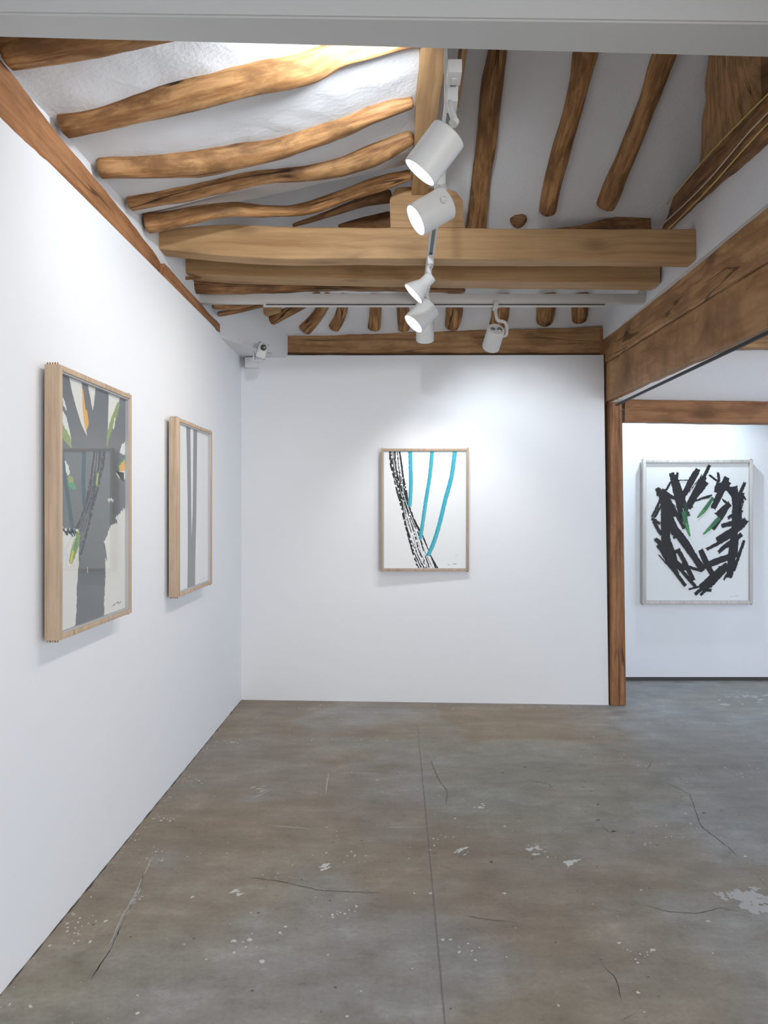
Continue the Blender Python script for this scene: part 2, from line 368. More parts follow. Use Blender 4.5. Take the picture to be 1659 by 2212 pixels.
for _ in range(26): blot(bm, fl(random.gauss(1628, 22), random.gauss(1950, 12)), random.uniform(.01, .035), random.uniform(1, 2), random.random()*3, mi=1, rag=.7, n=22)  # pale patch: worn paint and bright daylight together put into its colour
for _ in range(10): blot(bm, fl(random.gauss(1570, 14), random.gauss(1930, 8)), random.uniform(.006, .02), random.uniform(1, 2), random.random()*3, mi=1, rag=.7, n=22)
for _ in range(22): blot(bm, fl(random.gauss(1620, 40), random.gauss(1508, 7)), random.uniform(.01, .03), random.uniform(1, 2.5), random.random(), mi=1, rag=.7, n=22)
PAINT = mat('dried white paint', (.62, .61, .57), .6); PAINT2 = mat('worn paint and daylight', (.43, .42, .40), .6)
tag(struct('paint_spatter', bm, [PAINT, PAINT2], parent=floor), 'dried white paint drops, scrapes and a worn daylit patch on the concrete floor')
bm = bmesh.new()
CR = [[(930, 1640), (945, 1680), (968, 1712), (962, 1738)], [(968, 1712), (995, 1719)], [(1135, 1684), (1185, 1694), (1200, 1710)], [(1412, 1640), (1395, 1666)], [(1438, 1690), (1490, 1716), (1500, 1745), (1515, 1785), (1560, 1820), (1598, 1852)],
      [(985, 1975), (1060, 1988), (1118, 1993)], [(1375, 1953), (1440, 1968), (1500, 1974), (1560, 1962), (1600, 1970)], [(1300, 2080), (1330, 2115), (1343, 2165)], [(1340, 2205), (1375, 2190)], [(770, 1925), (830, 1930)], [(535, 1895), (610, 1905), (690, 1923), (810, 1930)],
      [(1297, 1783), (1330, 1808)], [(1253, 1745), (1266, 1755)], [(1215, 1722), (1225, 1728)], [(1487, 1938), (1507, 1950)], [(1640, 1900), (1659, 1918)]]
for c_ in CR:
    ribbonF(bm, [fl(*q) for q in c_], .0024, jit=.004, z=.0009, rag=.6)
for x, y, r in ((1134, 1657, .011), (1292, 1772, .01), (1325, 1796, .012), (1270, 1742, .006), (1062, 1862, .014), (859, 1672, .006), (1086, 1670, .008), (1253, 1652, .005), (1521, 1756, .012), (1292, 1738, .01), (660, 1660, .006), (640, 1672, .005)):
    blot(bm, fl(x, y, .0009), r*.8, 1.6, random.random(), rag=.7)
for k in range(26):
    ya = 2.2+k*.14; ribbonF(bm, [Vector((XL+.005, ya, 0)), Vector((XL+.004, ya+.14*random.uniform(.5, 1), 0))], random.uniform(.004, .010), jit=.001, z=.0009, rag=.6)
struct('crack', bm, mat('dark crack', (.07, .06, .055), .9), parent=floor)['label'] = 'dark cracks and chips in the concrete floor'
bm = bmesh.new(); ribbonF(bm, [Vector((.146, 5.2, 0)), Vector((.146, 3.5, 0)), Vector((.144, 1.6, 0))], .0032, z=.0011, rag=.5)
struct('joint_line', bm, mat('grey joint', (.19, .185, .18), .9), parent=floor)['label'] = 'thin dark straight line drawn down the floor'

# walls
bm = bmesh.new(); box(bm, (XL-.10, -3, -.02), (XL, 5.9, 2.815), .004); struct('wall_left', bm, WALL)
bm = bmesh.new()
yl, yr = 5.875, 5.716
prism(bm, [(XL, yl, -.02), (1.674, yr, -.02), (1.634, yr, 2.771), (XL, yl, 2.80)], (0, .10, 0)); struct('wall_back', bm, WALL)
bm = bmesh.new(); box(bm, (XL-.32, 4.8, 2.0), (1.8, 6.2, 2.0+.001)); bm.free()
bm = bmesh.new(); box(bm, (XL-.22, 1.9, 2.6), (XL-.035, 5.95, 3.3)); struct('wall_upper_left', bm, PLAS)
bm = bmesh.new(); box(bm, (XL-.1, 5.96, 2.6), (1.75, 6.1, 3.4)); struct('wall_upper_back', bm, PLAS)
bm = bmesh.new(); prism(bm, [(-1.31, 5.1, 2.78), (-.89, 5.87, 2.78), (-1.3, 5.95, 2.78)], (0, 0, .6)); struct('wall_corner', bm, PLAS)
bm = bmesh.new(); box(bm, (1.635, 1.9, 2.9), (1.80, 5.9, 3.3)); struct('wall_upper_right', bm, PLAS)
bm = bmesh.new(); box(bm, (1.80, 1.9, 3.3), (1.95, 5.9, 4.1)); struct('wall_gable_right', bm, PLAS)
# room to the right
bm = bmesh.new(); box(bm, (1.5, 6.52, .035), (4.7, 6.62, 3.2)); struct('wall_far', bm, WALL)
bm = bmesh.new(); box(bm, (1.5, 6.56, -.01), (4.7, 6.62, .036)); struct('baseboard_far', bm, mat('dark gap', (.10, .095, .09), .8))
bm = bmesh.new(); box(bm, (1.70, 5.80, 2.39), (4.7, 5.90, 2.86)); struct('wall_over_lintel', bm, PLAS)
bm = bmesh.new(); box(bm, (1.62, 5.9, 0), (1.70, 6.56, 3.0)); struct('wall_return', bm, WALL)
bm = bmesh.new(); box(bm, (1.80, 1.9, 3.05), (4.7, 6.6, 3.13)); box(bm, (1.70, 5.6, 2.93), (4.7, 6.55, 2.95)); struct('ceiling_right', bm, PLAS)
# far right wall with its window opening, rear wall with an assumed window opening
def framed_wall(name, axis, at_, a0, a1, z1, o0, o1, zo0, zo1):
    bm = bmesh.new()
    for (p, q, za, zb) in ((a0, o0, 0, z1), (o1, a1, 0, z1), (o0, o1, 0, zo0), (o0, o1, zo1, z1)):
        if axis == 'x': box(bm, (at_, p, za), (at_+.12, q, zb))
        else: box(bm, (p, at_-.12, za), (q, at_, zb))
    struct(name, bm, WALL)
framed_wall('wall_right', 'x', 4.62, -3, 6.6, 3.2, 3.6, 5.6, .5, 2.5)
framed_wall('wall_rear', 'y', -2.9, -1.4, 4.7, 3.4, 1.7, 4.4, .6, 2.8)
bm = bmesh.new(); box(bm, (XL-.1, -3, 3.2), (4.7, 1.9, 3.3)); struct('ceiling_front', bm, PLAS)
# white boxed beam across the top of the view
fa, fb = atZ(-120, 79, 2.9), atZ(2040, 135.3, 2.9); na, nb = atZ(-120, 28, 2.9), atZ(2140, 56, 2.9)
bm = bmesh.new(); prism(bm, [fa, fb, nb, na], (0, 0, .4)); bmesh.ops.bevel(bm, geom=list(bm.edges), offset=.006, segments=2, affect='EDGES')
struct('trim_1', bm, plaster('beam paint', (.56, .56, .55), 6, .04, .2, .004))
# ceiling heightfield
def ceil(X, Y):
    if Y < 3.9 and X < .12: return 3.02+.228*(X+1.3)+.07*sm(3.55, 3.8, Y)
    if Y < 4.40 and X >= .12: return min(5.87-.6*Y, 3.95, 3.30+2.4*(1.82-X))
    return max(2.965, min(3.10+.75*(X+1.3), 6.47-.6*Y, 3.0+.9*(1.75-X)+.1, 3.7))
bm = bmesh.new()
gx = [-1.42+.03*i for i in range(int((1.85+1.42)/.03)+1)]; gy = [1.95+.03*j for j in range(int((6.0-1.95)/.03)+2)]
V = [[bm.verts.new((x, y, ceil(x, y)+.012*noise.noise(Vector((x*3, y*3, 0)))+.005*noise.noise(Vector((x*11, y*11, 4))))) for y in gy] for x in gx]
for i in range(len(gx)-1):
    for j in range(len(gy)-1): bm.faces.new((V[i][j], V[i+1][j], V[i+1][j+1], V[i][j+1]))
struct('ceiling', bm, PLAS, smooth=.6)

# ------------------------------------------------------------------ timbers
def log(name, plane, pts, label, group=None, mat_=None, off=.012, seed=0, fine=.007, flat=1.0):
    c3 = [onplane(x, y, *plane, off=off) for x, y, w_ in pts]
    sz = []
    for (x, y, w_), p in zip(pts, c3):
        r = w_*p.y/F/2*.97; sz.append((r, r*flat))
    o = sweep(name, c3, sz, mat_ or LOG, 'round', 0, fine, seed=seed)
    tag(o, label, 'roof beam', group); return o
GL = 'crooked rafters of the left ceiling'
log('rafter_log', LEFTP, [(12, 108, 76), (90, 98, 78), (200, 82, 72), (330, 58, 68), (480, 30, 60)], 'rough log rafter cut off by the top left corner of the photo', GL, seed=1)
log('rafter_log', LEFTP, [(138, 268, 58), (255, 243, 58), (376, 208, 74), (560, 162, 76), (669, 138, 74), (740, 110, 62), (850, 84, 52), (905, 75, 50)], 'thickest rafter log of the left ceiling, with a bulge, running under the white boxed beam', GL, seed=2)
log('rafter_log', LEFTP, [(216, 361, 50), (330, 355, 58), (439, 345, 66), (560, 325, 56), (635, 308, 52), (736, 272, 48), (815, 241, 42), (886, 221, 30)], 'smooth rafter log with a ringed knot, second full one below the white boxed beam', GL, seed=3)
log('rafter_log', LEFTP, [(281, 437, 36), (376, 420, 38), (473, 399, 38), (560, 380, 36), (660, 370, 38), (745, 352, 50), (825, 322, 56), (886, 295, 34)], 'rafter log that swells into a knobbly right end, third full one on the left ceiling', GL, seed=4)
log('rafter_log', LEFTP, [(318, 483, 44), (380, 473, 38), (439, 460, 34), (506, 453, 30), (560, 456, 26), (635, 455, 24), (702, 438, 27), (804, 402, 31), (884, 378, 22)], 'thinnest wavy rafter log just above the long pale tie beam', GL, seed=5)
GR = 'straight rafters of the right ceiling'
log('rafter_log', RIGHTP, [(1078, 70, 44), (1073, 122, 43), (1061, 199, 48), (1052, 298, 46), (1039, 398, 42), (1027, 505, 46)], 'long rafter log right of the ridge beam, reaching down behind the tie beam', GR, seed=6)
log('rafter_log', RIGHTP, [(1270, 70, 55), (1262, 123, 55), (1245, 211, 42), (1209, 338, 43), (1190, 417, 42), (1183, 455, 40)], 'cracked rafter log with rounded foot beside the round log end', GR, seed=7)
log('rafter_log', RIGHTP, [(1455, 70, 50), (1433, 123, 50), (1400, 219, 43), (1352, 338, 44), (1320, 417, 44), (1310, 443, 42)], 'cracked rafter log with rounded foot nearest the broad hip timber', GR, seed=8)
o = sweep('log_end', [P(1120, 473, 4.30), P(1120, 480, 4.55)], [(.05, .046)]*2, LOGD, 'round', 0, .005, seed=9); tag(o, 'round dark end of a log poking out of the plaster above the tie beam', 'roof beam')
# fan of logs behind the rail
fan = [((602, 664, 24), (525, 690, 18), 'pale sawn board lying under the fan of log ends, in the back left corner', PINE, 'rafter_board'),
       ((690, 636, 22), (600, 684, 24), (556, 701, 20), 'longest slanting log of the fan, ending above the security camera', LOG, 'rafter_log'),
       ((712, 636, 22), (686, 680, 26), (660, 710, 30), 'slanting split log end, second of the fan from the corner', LOG, 'rafter_log'),
       ((745, 636, 22), (736, 680, 24), (722, 706, 26), 'slightly slanting notched log end, third of the fan from the corner', LOG, 'rafter_log'),
       ((812, 636, 28), (811, 680, 27), (808, 706, 29), 'upright log end split down its middle, left of the glowing spotlights', LOG, 'rafter_log'),
       ((870, 636, 27), (871, 680, 27), (873, 708, 27), 'log end partly hidden behind the lowest glowing spotlight', LOG, 'rafter_log'),
       ((982, 636, 36), (981, 680, 37), (977, 703, 34), 'wide log end with grey scar between the two hanging spotlight groups', LOG, 'rafter_log'),
       ((1084, 636, 38), (1080, 680, 40), (1074, 700, 38), 'log end behind the bracket of the downward pointing spotlight', LOG, 'rafter_log'),
       ((1180, 636, 42), (1179, 670, 42), (1176, 692, 38), 'smooth round log end, second from the right above the rear beam', LOG, 'rafter_log'),
       ((1253, 636, 38), (1252, 670, 38), (1251, 688, 34), 'smooth round log end, rightmost above the rear beam', LOG, 'rafter_log')]
for k, it in enumerate(fan):
    pts = [q for q in it if isinstance(q, tuple)]
    log(it[-1], HIPP, pts, it[-3], 'log ends above the rear wall', it[-2], off=.0, seed=20+k, fine=.006)
o = sweep('rafter_log', [P(462, 657, 4.85), P(505, 660, 4.9), P(548, 652, 5.0)], [(.03, .032), (.028, .03), (.02, .02)], LOGD, 'round', 0, .006, seed=40); tag(o, 'short dark log stub under the left end of the metal rail', 'roof beam')
o = sweep('stick', [P(474, 678, 5.1), P(520, 670, 5.15), P(566, 660, 5.2)], [(.016, .018), (.014, .016), (.012, .012)], LOGD, 'round', 0, .003, seed=41); tag(o, 'thin stick in the plaster below the short dark log stub', 'stick')
o = sweep('rafter_log', [P(421, 617, 4.68), P(520, 616, 4.72), P(640, 616, 4.8), P(760, 618, 4.9), P(900, 624, 5.0), P(1000, 628, 5.05)], [(.05, .052), (.05, .058), (.05, .045), (.05, .03), (.04, .02), (.03, .012)], LOGD, 'round', 0, .008, seed=42); tag(o, 'dark reddish log tapering to the right between rear tie beam and metal rail', 'roof beam')
o = sweep('stick', [P(636, 486, 4.3), P(700, 466, 4.3), P(780, 438, 4.3), P(842, 424, 4.3)], [(.012, .012), (.018, .018), (.028, .03), (.035, .04)], LOGD, 'round', 0, .004, seed=43); tag(o, 'curved grey stick behind the thinnest left rafter, touching the pale block', 'stick')
o = sweep('rafter_log', [P(735, 490, 4.4), P(790, 480, 4.4), P(842, 474, 4.4)], [(.02, .015), (.03, .035), (.03, .05)], LOGD, 'round', 0, .006, seed=44); tag(o, 'dark log peeping over the front tie beam left of the pale block', 'roof beam')
o = sweep('stick', [P(404, 601, 4.45), P(425, 598, 4.5), P(470, 592, 4.6)], [(.008, .01)]*3, LOGD, 'round', 0, .003, seed=45); tag(o, 'thin stick in the plaster beside the left end of the rear tie beam', 'stick')
# wall plates
o = sweep('wall_plate_beam', [(-1.34, 1.7, 2.90), (-1.34, 2.3, 2.895), (-1.34, 2.7, 2.882), (-1.34, 3.5, 2.86), (-1.34, 3.9, 2.84)], [(.075, .10), (.075, .095), (.072, .08), (.066, .062), (.06, .045)], RED, 'rect', .004, .006, seed=50); tag(o, 'reddish wooden wall plate with a long crack above the left wall', 'roof beam')
o = sweep('wall_plate_beam', [(-1.33, 3.95, 2.845), (-1.33, 4.5, 2.84), (-1.33, 5.2, 2.83)], [(.06, .05), (.06, .045), (.06, .045)], RED, 'rect', .003, .005, seed=51); tag(o, 'thin dark wall plate behind the tie beams above the left wall', 'roof beam')
# ridge beam
o = sweep('ridge_beam', [(.138, 1.98, 3.36), (.138, 2.8, 3.355), (.130, 3.2, 3.36), (.125, 3.98, 3.35)], [(.052, .065), (.052, .065), (.050, .065), (.045, .065)], PINE, 'rect', .006, .005, seed=52); tag(o, 'pale ridge beam running away above the spotlights', 'roof beam')
o = sweep('ridge_board', [(.275, 1.98, 3.50), (.275, 3.35, 3.46)], [(.012, .05)]*2, PINE, 'rect', .002, .003, seed=53); tag(o, 'narrow edge of a pale board just right of the lighting track', 'board')
# tie beams
def tie(name, Yc, hy, xs, label, seed, m=PINE):
    pts = [((x-CX)*(Yc-hy)/F, Yc, ((H-(t_-CY)*(Yc-hy)/F)+(H-(b_-CY)*(Yc-hy)/F))/2) for x, t_, b_ in xs]
    sz = [(hy, (b_-t_)*(Yc-hy)/F/2) for x, t_, b_ in xs]
    o = sweep(name, pts, sz, m, 'rect', .0, .003, seed=seed); tag(o, label, 'roof beam'); return o
tie('tie_beam', 4.01, .06, [(337, 503, 537), (400, 490, 544), (500, 484, 553), (620, 489, 559), (800, 491, 558), (1100, 493, 560), (1300, 494, 560), (1503, 494, 562)], 'front pale pine tie beam spanning the room below the ceiling', 60)
tie('tie_beam', 4.53, .08, [(384, 562, 585), (430, 554, 592), (560, 552, 598), (900, 556, 605), (1200, 560, 609), (1426, 562, 611)], 'rear pale pine tie beam just behind and below the front one', 61)
o = sweep('rear_wall_beam', [P(611, 744, 5.96), P(800, 744, 5.93), P(1000, 743, 5.88), P(1296, 739, 5.82)], [(.08, .085), (.08, .088), (.08, .09), (.08, .105)], OLD, 'rect', .003, .006, seed=62); tag(o, 'cracked brown beam lying along the top of the rear wall', 'roof beam')
bm = bmesh.new(); box(bm, (1.615, 5.735, 2.78), (1.665, 5.82, 2.985), .006); boxuv(bm); o = obj('beam_end_block', bm, RED, None, .5); tag(o, 'small reddish block between the rear wall beam and the big side beam', 'wood block')
# king block on tie beam
bm = bmesh.new(); d = 3.99
prism(bm, [P(843, 493, d), P(842, 430, d), P(856, 404, d), P(886, 403, d), P(965, 407, d), P(985, 413, d), P(1000, 432, d), P(1003, 493, d)], (0, .10, 0))
boxuv(bm, True); bmesh.ops.bevel(bm, geom=list(bm.edges), offset=.004, segments=2, affect='EDGES'); o = obj('king_block', bm, PINE, None, .5); tag(o, 'pale wooden block with cut corners standing on the front tie beam under the ridge', 'wood block')
# slanted dark timber above tie beam
bm = bmesh.new(); d = 4.3
prism(bm, [P(1170, 497, d), P(1255, 486, d), P(1310, 472, d), P(1395, 459, d), P(1405, 462, d), P(1407, 500, d)], (0, .14, 0)); boxuv(bm, True); o = obj('slanted_timber', bm, LOGD, None, .5); tag(o, 'dark slanted timber showing above the right part of the front tie beam', 'roof beam')
# right side plates and hip
o = sweep('wall_plate_beam', [(1.68, 1.8, 3.20), (1.68, 3.1, 3.245), (1.68, 3.88, 3.28), (1.68, 4.6, 3.295)], [(.085, .10), (.085, .092), (.08, .078), (.08, .070)], LOGD, 'rect', .008, .012, seed=63); tag(o, 'rough dark wall plate at the upper right carrying three cables', 'roof beam')
bm = bmesh.new()
a, b, c_, d_ = P(1524, 90, 3.40), P(1500, 378, 4.02), P(1636, 245, 3.40), P(1631, 90, 3.12)
uv = bm.loops.layers.uv.verify(); n = 14; G = []
nrm = (b-a).cross(c_-a).normalized()
if nrm.x < 0: nrm = -nrm
for i in range(n+1):
    row = []
    for j in range(n+1):
        u_, v_ = i/n, j/n
        p = a.lerp(d_, u_).lerp(b.lerp(c_, u_), v_)
        p = p+nrm*(.012*noise.noise(p*5)+.03*(2*abs(u_-.5))**4)
        if i == 0: p.x += .012*noise.noise(p*14)
        row.append(bm.verts.new(p))
    G.append(row)
for i in range(n):
    for j in range(n):
        f = bm.faces.new((G[i][j], G[i+1][j], G[i+1][j+1], G[i][j+1]))
        for l, (p, q) in zip(f.loops, ((i, j), (i+1, j), (i+1, j+1), (i, j+1))): l[uv].uv = (q/n*.9+p/n*.25, p/n*.5-q/n*.12)
r = bmesh.ops.extrude_face_region(bm, geom=list(bm.faces)); 
for v in [g for g in r['geom'] if isinstance(g, bmesh.types.BMVert)]: v.co += nrm*.12
o = obj('hip_timber', bm, OLD, None, .8); tag(o, 'broad brown hip timber at the upper right, under the white boxed beam', 'roof beam')
# big side beams
o = sweep('side_beam', [(1.76, -2.85, 2.80), (1.76, -1.3, 2.80), (1.76, .2, 2.80), (1.76, 1.6, 2.80), (1.76, 3.2, 2.805), (1.76, 4.6, 2.835), (1.745, 5.80, 2.85)], [(.10, .14)]*3+[(.10, .14), (.10, .138), (.10, .136), (.10, .135)], OLD, 'rect', .004, .006, seed=64); tag(o, 'upper of the two big stacked beams running along the right side', 'roof beam')
o = sweep('side_beam', [(1.705, -2.85, 2.51), (1.705, -1.3, 2.51), (1.705, .2, 2.51), (1.705, 1.6, 2.51), (1.705, 3.2, 2.517), (1.700, 4.6, 2.545), (1.685, 5.78, 2.56)], [(.028, .145)]*3+[(.028, .145), (.028, .146), (.028, .147), (.028, .152)], OLD, 'rect', .004, .005, seed=65); tag(o, 'lower of the two big stacked beams, its end resting on the post', 'roof beam')
bm = bmesh.new(); box(bm, (1.692, 1.6, 2.350), (1.704, 5.6, 2.366)); struct('trim_2', bm, DARK)
# post and lintel
bm = bmesh.new()
d = 5.70
prism(bm, [P(1318, 868, d), P(1344, 868, d), P(1353, 1524.2, d), P(1319, 1524.2, d)], (.0, .10, 0))
boxuv(bm); bmesh.ops.bevel(bm, geom=list(bm.edges), offset=.006, segments=2, affect='EDGES'); o = obj('wooden_post', bm, RED, None, .5); tag(o, 'reddish wooden post at the right end of the rear wall', 'post')
bm = bmesh.new(); prism(bm, [P(1304, 768, 5.81), P(1318, 768, 5.81), P(1321, 1514, 5.81), P(1313, 1514, 5.81)], (0, .06, 0)); boxuv(bm); o = obj('post_strip', bm, LOGD, None, .5); tag(o, 'dark narrow wooden strip between the rear wall edge and the post', 'wood strip')
o = sweep('lintel', [P(1345, 889, 5.76), P(1500, 891, 5.76), P(1659, 893, 5.76), P(2300, 900, 5.76)], [(.06, .088)]*4, RED, 'rect', .0, .004, seed=66); tag(o, 'reddish wooden lintel over the opening to the next room', 'roof beam')
o = sweep('ceiling_joist', [(2.2, 5.72, 2.875), (4.6, 5.72, 2.875)], [(.05, .055)]*2, OLD, 'rect', .003, .004, seed=67); tag(o, 'brown joist in the next room above the grey plaster over the lintel', 'roof beam')
# cables on plate
YEL = mat('yellow cable', (.62, .47, .16), .5); CRM = mat('cream cable', (.62, .52, .40), .5)
for (m, pts, lab) in ((YEL, [(1700, 160), (1659, 203), (1600, 262), (1530, 335), (1470, 405), (1412, 474)], 'topmost of the three cables strung along the dark wall plate, yellow'),
                      (CRM, [(1700, 200), (1659, 243), (1610, 295), (1540, 378), (1480, 440), (1421, 494)], 'cream middle one of the three cables along the dark wall plate'),
                      (YEL, [(1700, 226), (1659, 266), (1600, 330), (1545, 392), (1500, 440), (1444, 494)], 'lowest of the three cables along the dark wall plate, yellow')):
    bm = bmesh.new(); tube(bm, catmull([atX(x, y, 1.575) for x, y in pts], 6), .0035, 6)
    tag(obj('cable', bm, m, None, True), lab, 'cable', 'cables on the upper right wall plate')

# ------------------------------------------------------------------ rail and track
rail = empty('metal_rail', P(905, 640, 4.75))
bm = bmesh.new(); d = 4.75
A = P(413, 641, d); B = P(1402, 647, d); zc = (A.z+B.z)/2
box(bm, (A.x, d, zc-.030), (B.x, d+.05, zc+.030), .003); obj('crossbar', bm, WHITE, rail, .5)
bm = bmesh.new(); x0 = P(568, 0, d).x; x1 = P(1310, 0, d).x
box(bm, (x0, d+.005, zc-.050), (x1, d+.04, zc-.0305), .002); obj('lighting_track', bm, WHITE, rail, .5)
bm = bmesh.new(); box(bm, (x0+.02, d+.002, zc-.045), (x1-.01, d+.0055, zc-.039)); obj('slot', bm, DARK, rail)
bm = bmesh.new(); xb = P(1388, 0, d).x; box(bm, (xb-.02, d-.004, zc+.03), (xb+.03, d+.05, zc+.075), .003); obj('end_bracket', bm, WHITE, rail, .5)
tag(rail, 'pale metal rail with a slotted lighting track spanning the room behind the tie beams', 'rail')
TX, TZ = .175, 2.875
trk = empty('lighting_track', (TX, 3.4, TZ))
bm = bmesh.new(); y0, y1 = 2.19, 4.745
for a_, b_ in ((-.0185, -.009), (.009, .0185)): box(bm, (TX+a_, y0, TZ), (TX+b_, y1, TZ+.03), .0015)
box(bm, (TX-.0185, y0, TZ+.022), (TX+.0185, y1, TZ+.034), .001); obj('track_body', bm, WHITE, trk, .5)
bm = bmesh.new(); box(bm, (TX-.009, y0+.05, TZ+.008), (TX+.009, y1-.02, TZ+.0225)); obj('slot', bm, GREY, trk)
bm = bmesh.new(); box(bm, (TX-.021, 2.18, TZ-.006), (TX+.021, 2.25, TZ+.035), .003); box(bm, (TX-.008, 2.21, TZ-.009), (TX+.008, 2.23, TZ-.005)); obj('power_feed', bm, WHITE, trk, .5)
for yy in (2.6, 3.3):
    bm = bmesh.new(); box(bm, (TX-.006, yy-.006, TZ+.03), (TX+.006, yy+.006, 3.45)); obj('hanger', bm, WHITE, trk)
tag(trk, 'white lighting track with grey slot running away down the middle of the room', 'lighting track')

LENS = mat('glowing lens', (1, 1, 1), .3, emis=(1, .98, .94), estr=9)
RIM = mat('warm rim', (.9, .85, .75), .4); CHROME = mat('shiny reflector', (.6, .62, .63), .12, 1)
def spotlight(label, track_pt, Lc, Bc, r, kind='can', lit=True, power=P_WALL, target=None, col=NEUT, arm=None, size=1.9, vertical=True):
    root = empty('track_spotlight', track_pt); tp = Vector(track_pt)
    Lc, Bc = Vector(Lc), Vector(Bc); ax = (Lc-Bc).normalized(); L = (Lc-Bc).length
    bm = bmesh.new()
    box(bm, (tp.x-.016, tp.y-.035, tp.z-.045), (tp.x+.016, tp.y+.035, tp.z+.004), .003); obj('adapter', bm, WHITE, root, .5)
    bm = bmesh.new()
    if kind == 'can':
        lathe(bm, [(0, r*.9), (.004, r*.985), (.012, r), (L, r), (L, r*.93), (L-.012, r*.93)], Bc, Lc, 48, True, False)
    else:
        lathe(bm, [(0, r*.42), (.003, r*.47), (L*.42, r*.47), (L*.50, r*.55), (L*.93, r*.96), (L, r), (L, r*.93), (L-.006, r*.93)], Bc, Lc, 48, True, False)
    obj('housing', bm, WHITE, root, .6)
    bm = bmesh.new(); lathe(bm, [(0, r*.935), (.001, r*.935)], Lc-ax*.010, Lc, 48); obj('lens', bm, LENS if lit else CHROME, root, .5)
    # arm: from adapter down to the side pivot of the head
    mid = Bc.lerp(Lc, .38)
    if arm: pts = [tp+Vector((0, 0, -.04))]+[Vector(q) for q in arm]
    else:
        side = ax.cross(Vector((0, 1, 0))).normalized()
        if side.z < 0: side = -side
        pv = mid+side*(r+.003) if kind == 'can' else Bc.lerp(Lc, .15)+side*(r*.47)
        pts = [tp+Vector((0, 0, -.04)), tp.lerp(pv, .5)+Vector((0, 0, -.01)), pv]
    bm = bmesh.new(); tube(bm, catmull(pts, 6), .011 if r > .055 else .010, 12)
    obj('arm', bm, WHITE, root, True)
    pv = pts[-1]
    bm = bmesh.new(); n_ = (pv-mid).normalized(); lathe(bm, [(0, .014), (.016, .014)], pv-n_*.012, pv, 20); obj('pivot', bm, WHITE, root, .5)
    if lit:
        tg = Vector(target) if target else Lc+ax
        s = spot('spotlight_beam', Lc+ax*.01, tg, power, col, size=size); s.parent = root; bpy.context.view_layer.update(); s.matrix_parent_inverse = root.matrix_world.inverted()
    tag(root, label, 'spotlight', 'white track spotlights')
    return root
spotlight('largest, nearest white spotlight at the top of the photo, glowing towards the left wall', (TX, 2.30, TZ), P(907, 373, 2.196), P(971, 288, 2.180), .058, target=(-1.25, 2.3, 1.6), power=P_WALL, arm=[P(972, 225, 2.26), P(982, 262, 2.22)], size=2.4)
spotlight('second nearest white spotlight, hanging directly under the largest one', (TX, 2.88, TZ), P(898, 476, 2.745), P(966, 437, 2.766), .062, target=(-1.25, 3.0, 1.6), power=P_WALL, arm=[P(960, 405, 2.80), P(958, 432, 2.70)], size=2.4)
spotlight('white spotlight with a flared cone shade, third along the track', (TX, 3.80, TZ), P(893, 635, 3.725), P(932, 597, 3.722), .066, kind='cone', target=(-1.25, 3.9, 1.5), power=P_WALL, col=WARM, arm=[P(925, 580, 3.74), P(930, 598, 3.74)], size=2.2)
spotlight('lowest glowing white can spotlight, just below the cone shaded one', (TX, 4.22, TZ), P(893, 700, 4.085), P(929, 662, 4.110), .066, target=(-1.25, 4.6, 1.5), power=P_WALL, col=WARM, arm=[P(923, 640, 4.16), P(928, 655, 4.10)], size=2.2)
s5 = spotlight('grey looking spotlight pointing down at the rear wall, behind the lowest glowing one', (P(918, 0, 4.77).x, 4.77, 2.915), P(918, 735, 4.84), P(918, 682, 4.74), .060, target=(.30, 5.75, 1.0), power=P_BACK, arm=[P(925, 672, 4.78), P(934, 695, 4.78)], col=NEUT, size=1.5)
s6 = spotlight('spotlight on a bent bracket pointing down at the rear wall, right of all the others', (P(1070, 0, 4.77).x, 4.77, 2.915), P(1060, 750, 4.80), P(1072, 711, 4.68), .058, target=(.95, 5.72, 1.7), power=P_BACK, col=COOL, arm=[P(1072, 682, 4.76), P(1076, 692, 4.75), P(1092, 698, 4.75), P(1094, 722, 4.75), P(1084, 727, 4.75)], size=2.0)
bm = bmesh.new()
for s_ in (-.022, .022):
    c0 = P(1072, 711, 4.68); axv = (P(1060, 750, 4.80)-c0).normalized(); lathe(bm, [(-.004, .004), (-.004, .016), (.0, .019)], c0+Vector((s_, 0, 0)), c0+Vector((s_, 0, 0))+axv, 16, True, False)
obj('heat_sink', bm, CHROME, s6, True)
# up-pointing fixture on the far face of the boxed beam above the boxed beam (lights the ridge) and wall washers of the next room
spotlight('white spotlight above the boxed beam turned up to the ceiling', (.06, 2.20, 3.13), (-.03, 2.36, 3.12), (.01, 2.27, 3.105), .04, target=(-.5, 3.0, 3.24), power=46, col=COOL, arm=[(.03, 2.26, 3.10)], size=2.5)
spotlight('white spotlight in the next room lighting the wreath painting', (2.45, 5.98, 2.93), (2.47, 6.12, 2.78), (2.45, 6.0, 2.86), .05, target=(2.5, 6.52, 1.9), power=60, col=(.72, .88, 1), arm=[(2.45, 5.98, 2.88), (2.45, 6.0, 2.90)], size=2.5)

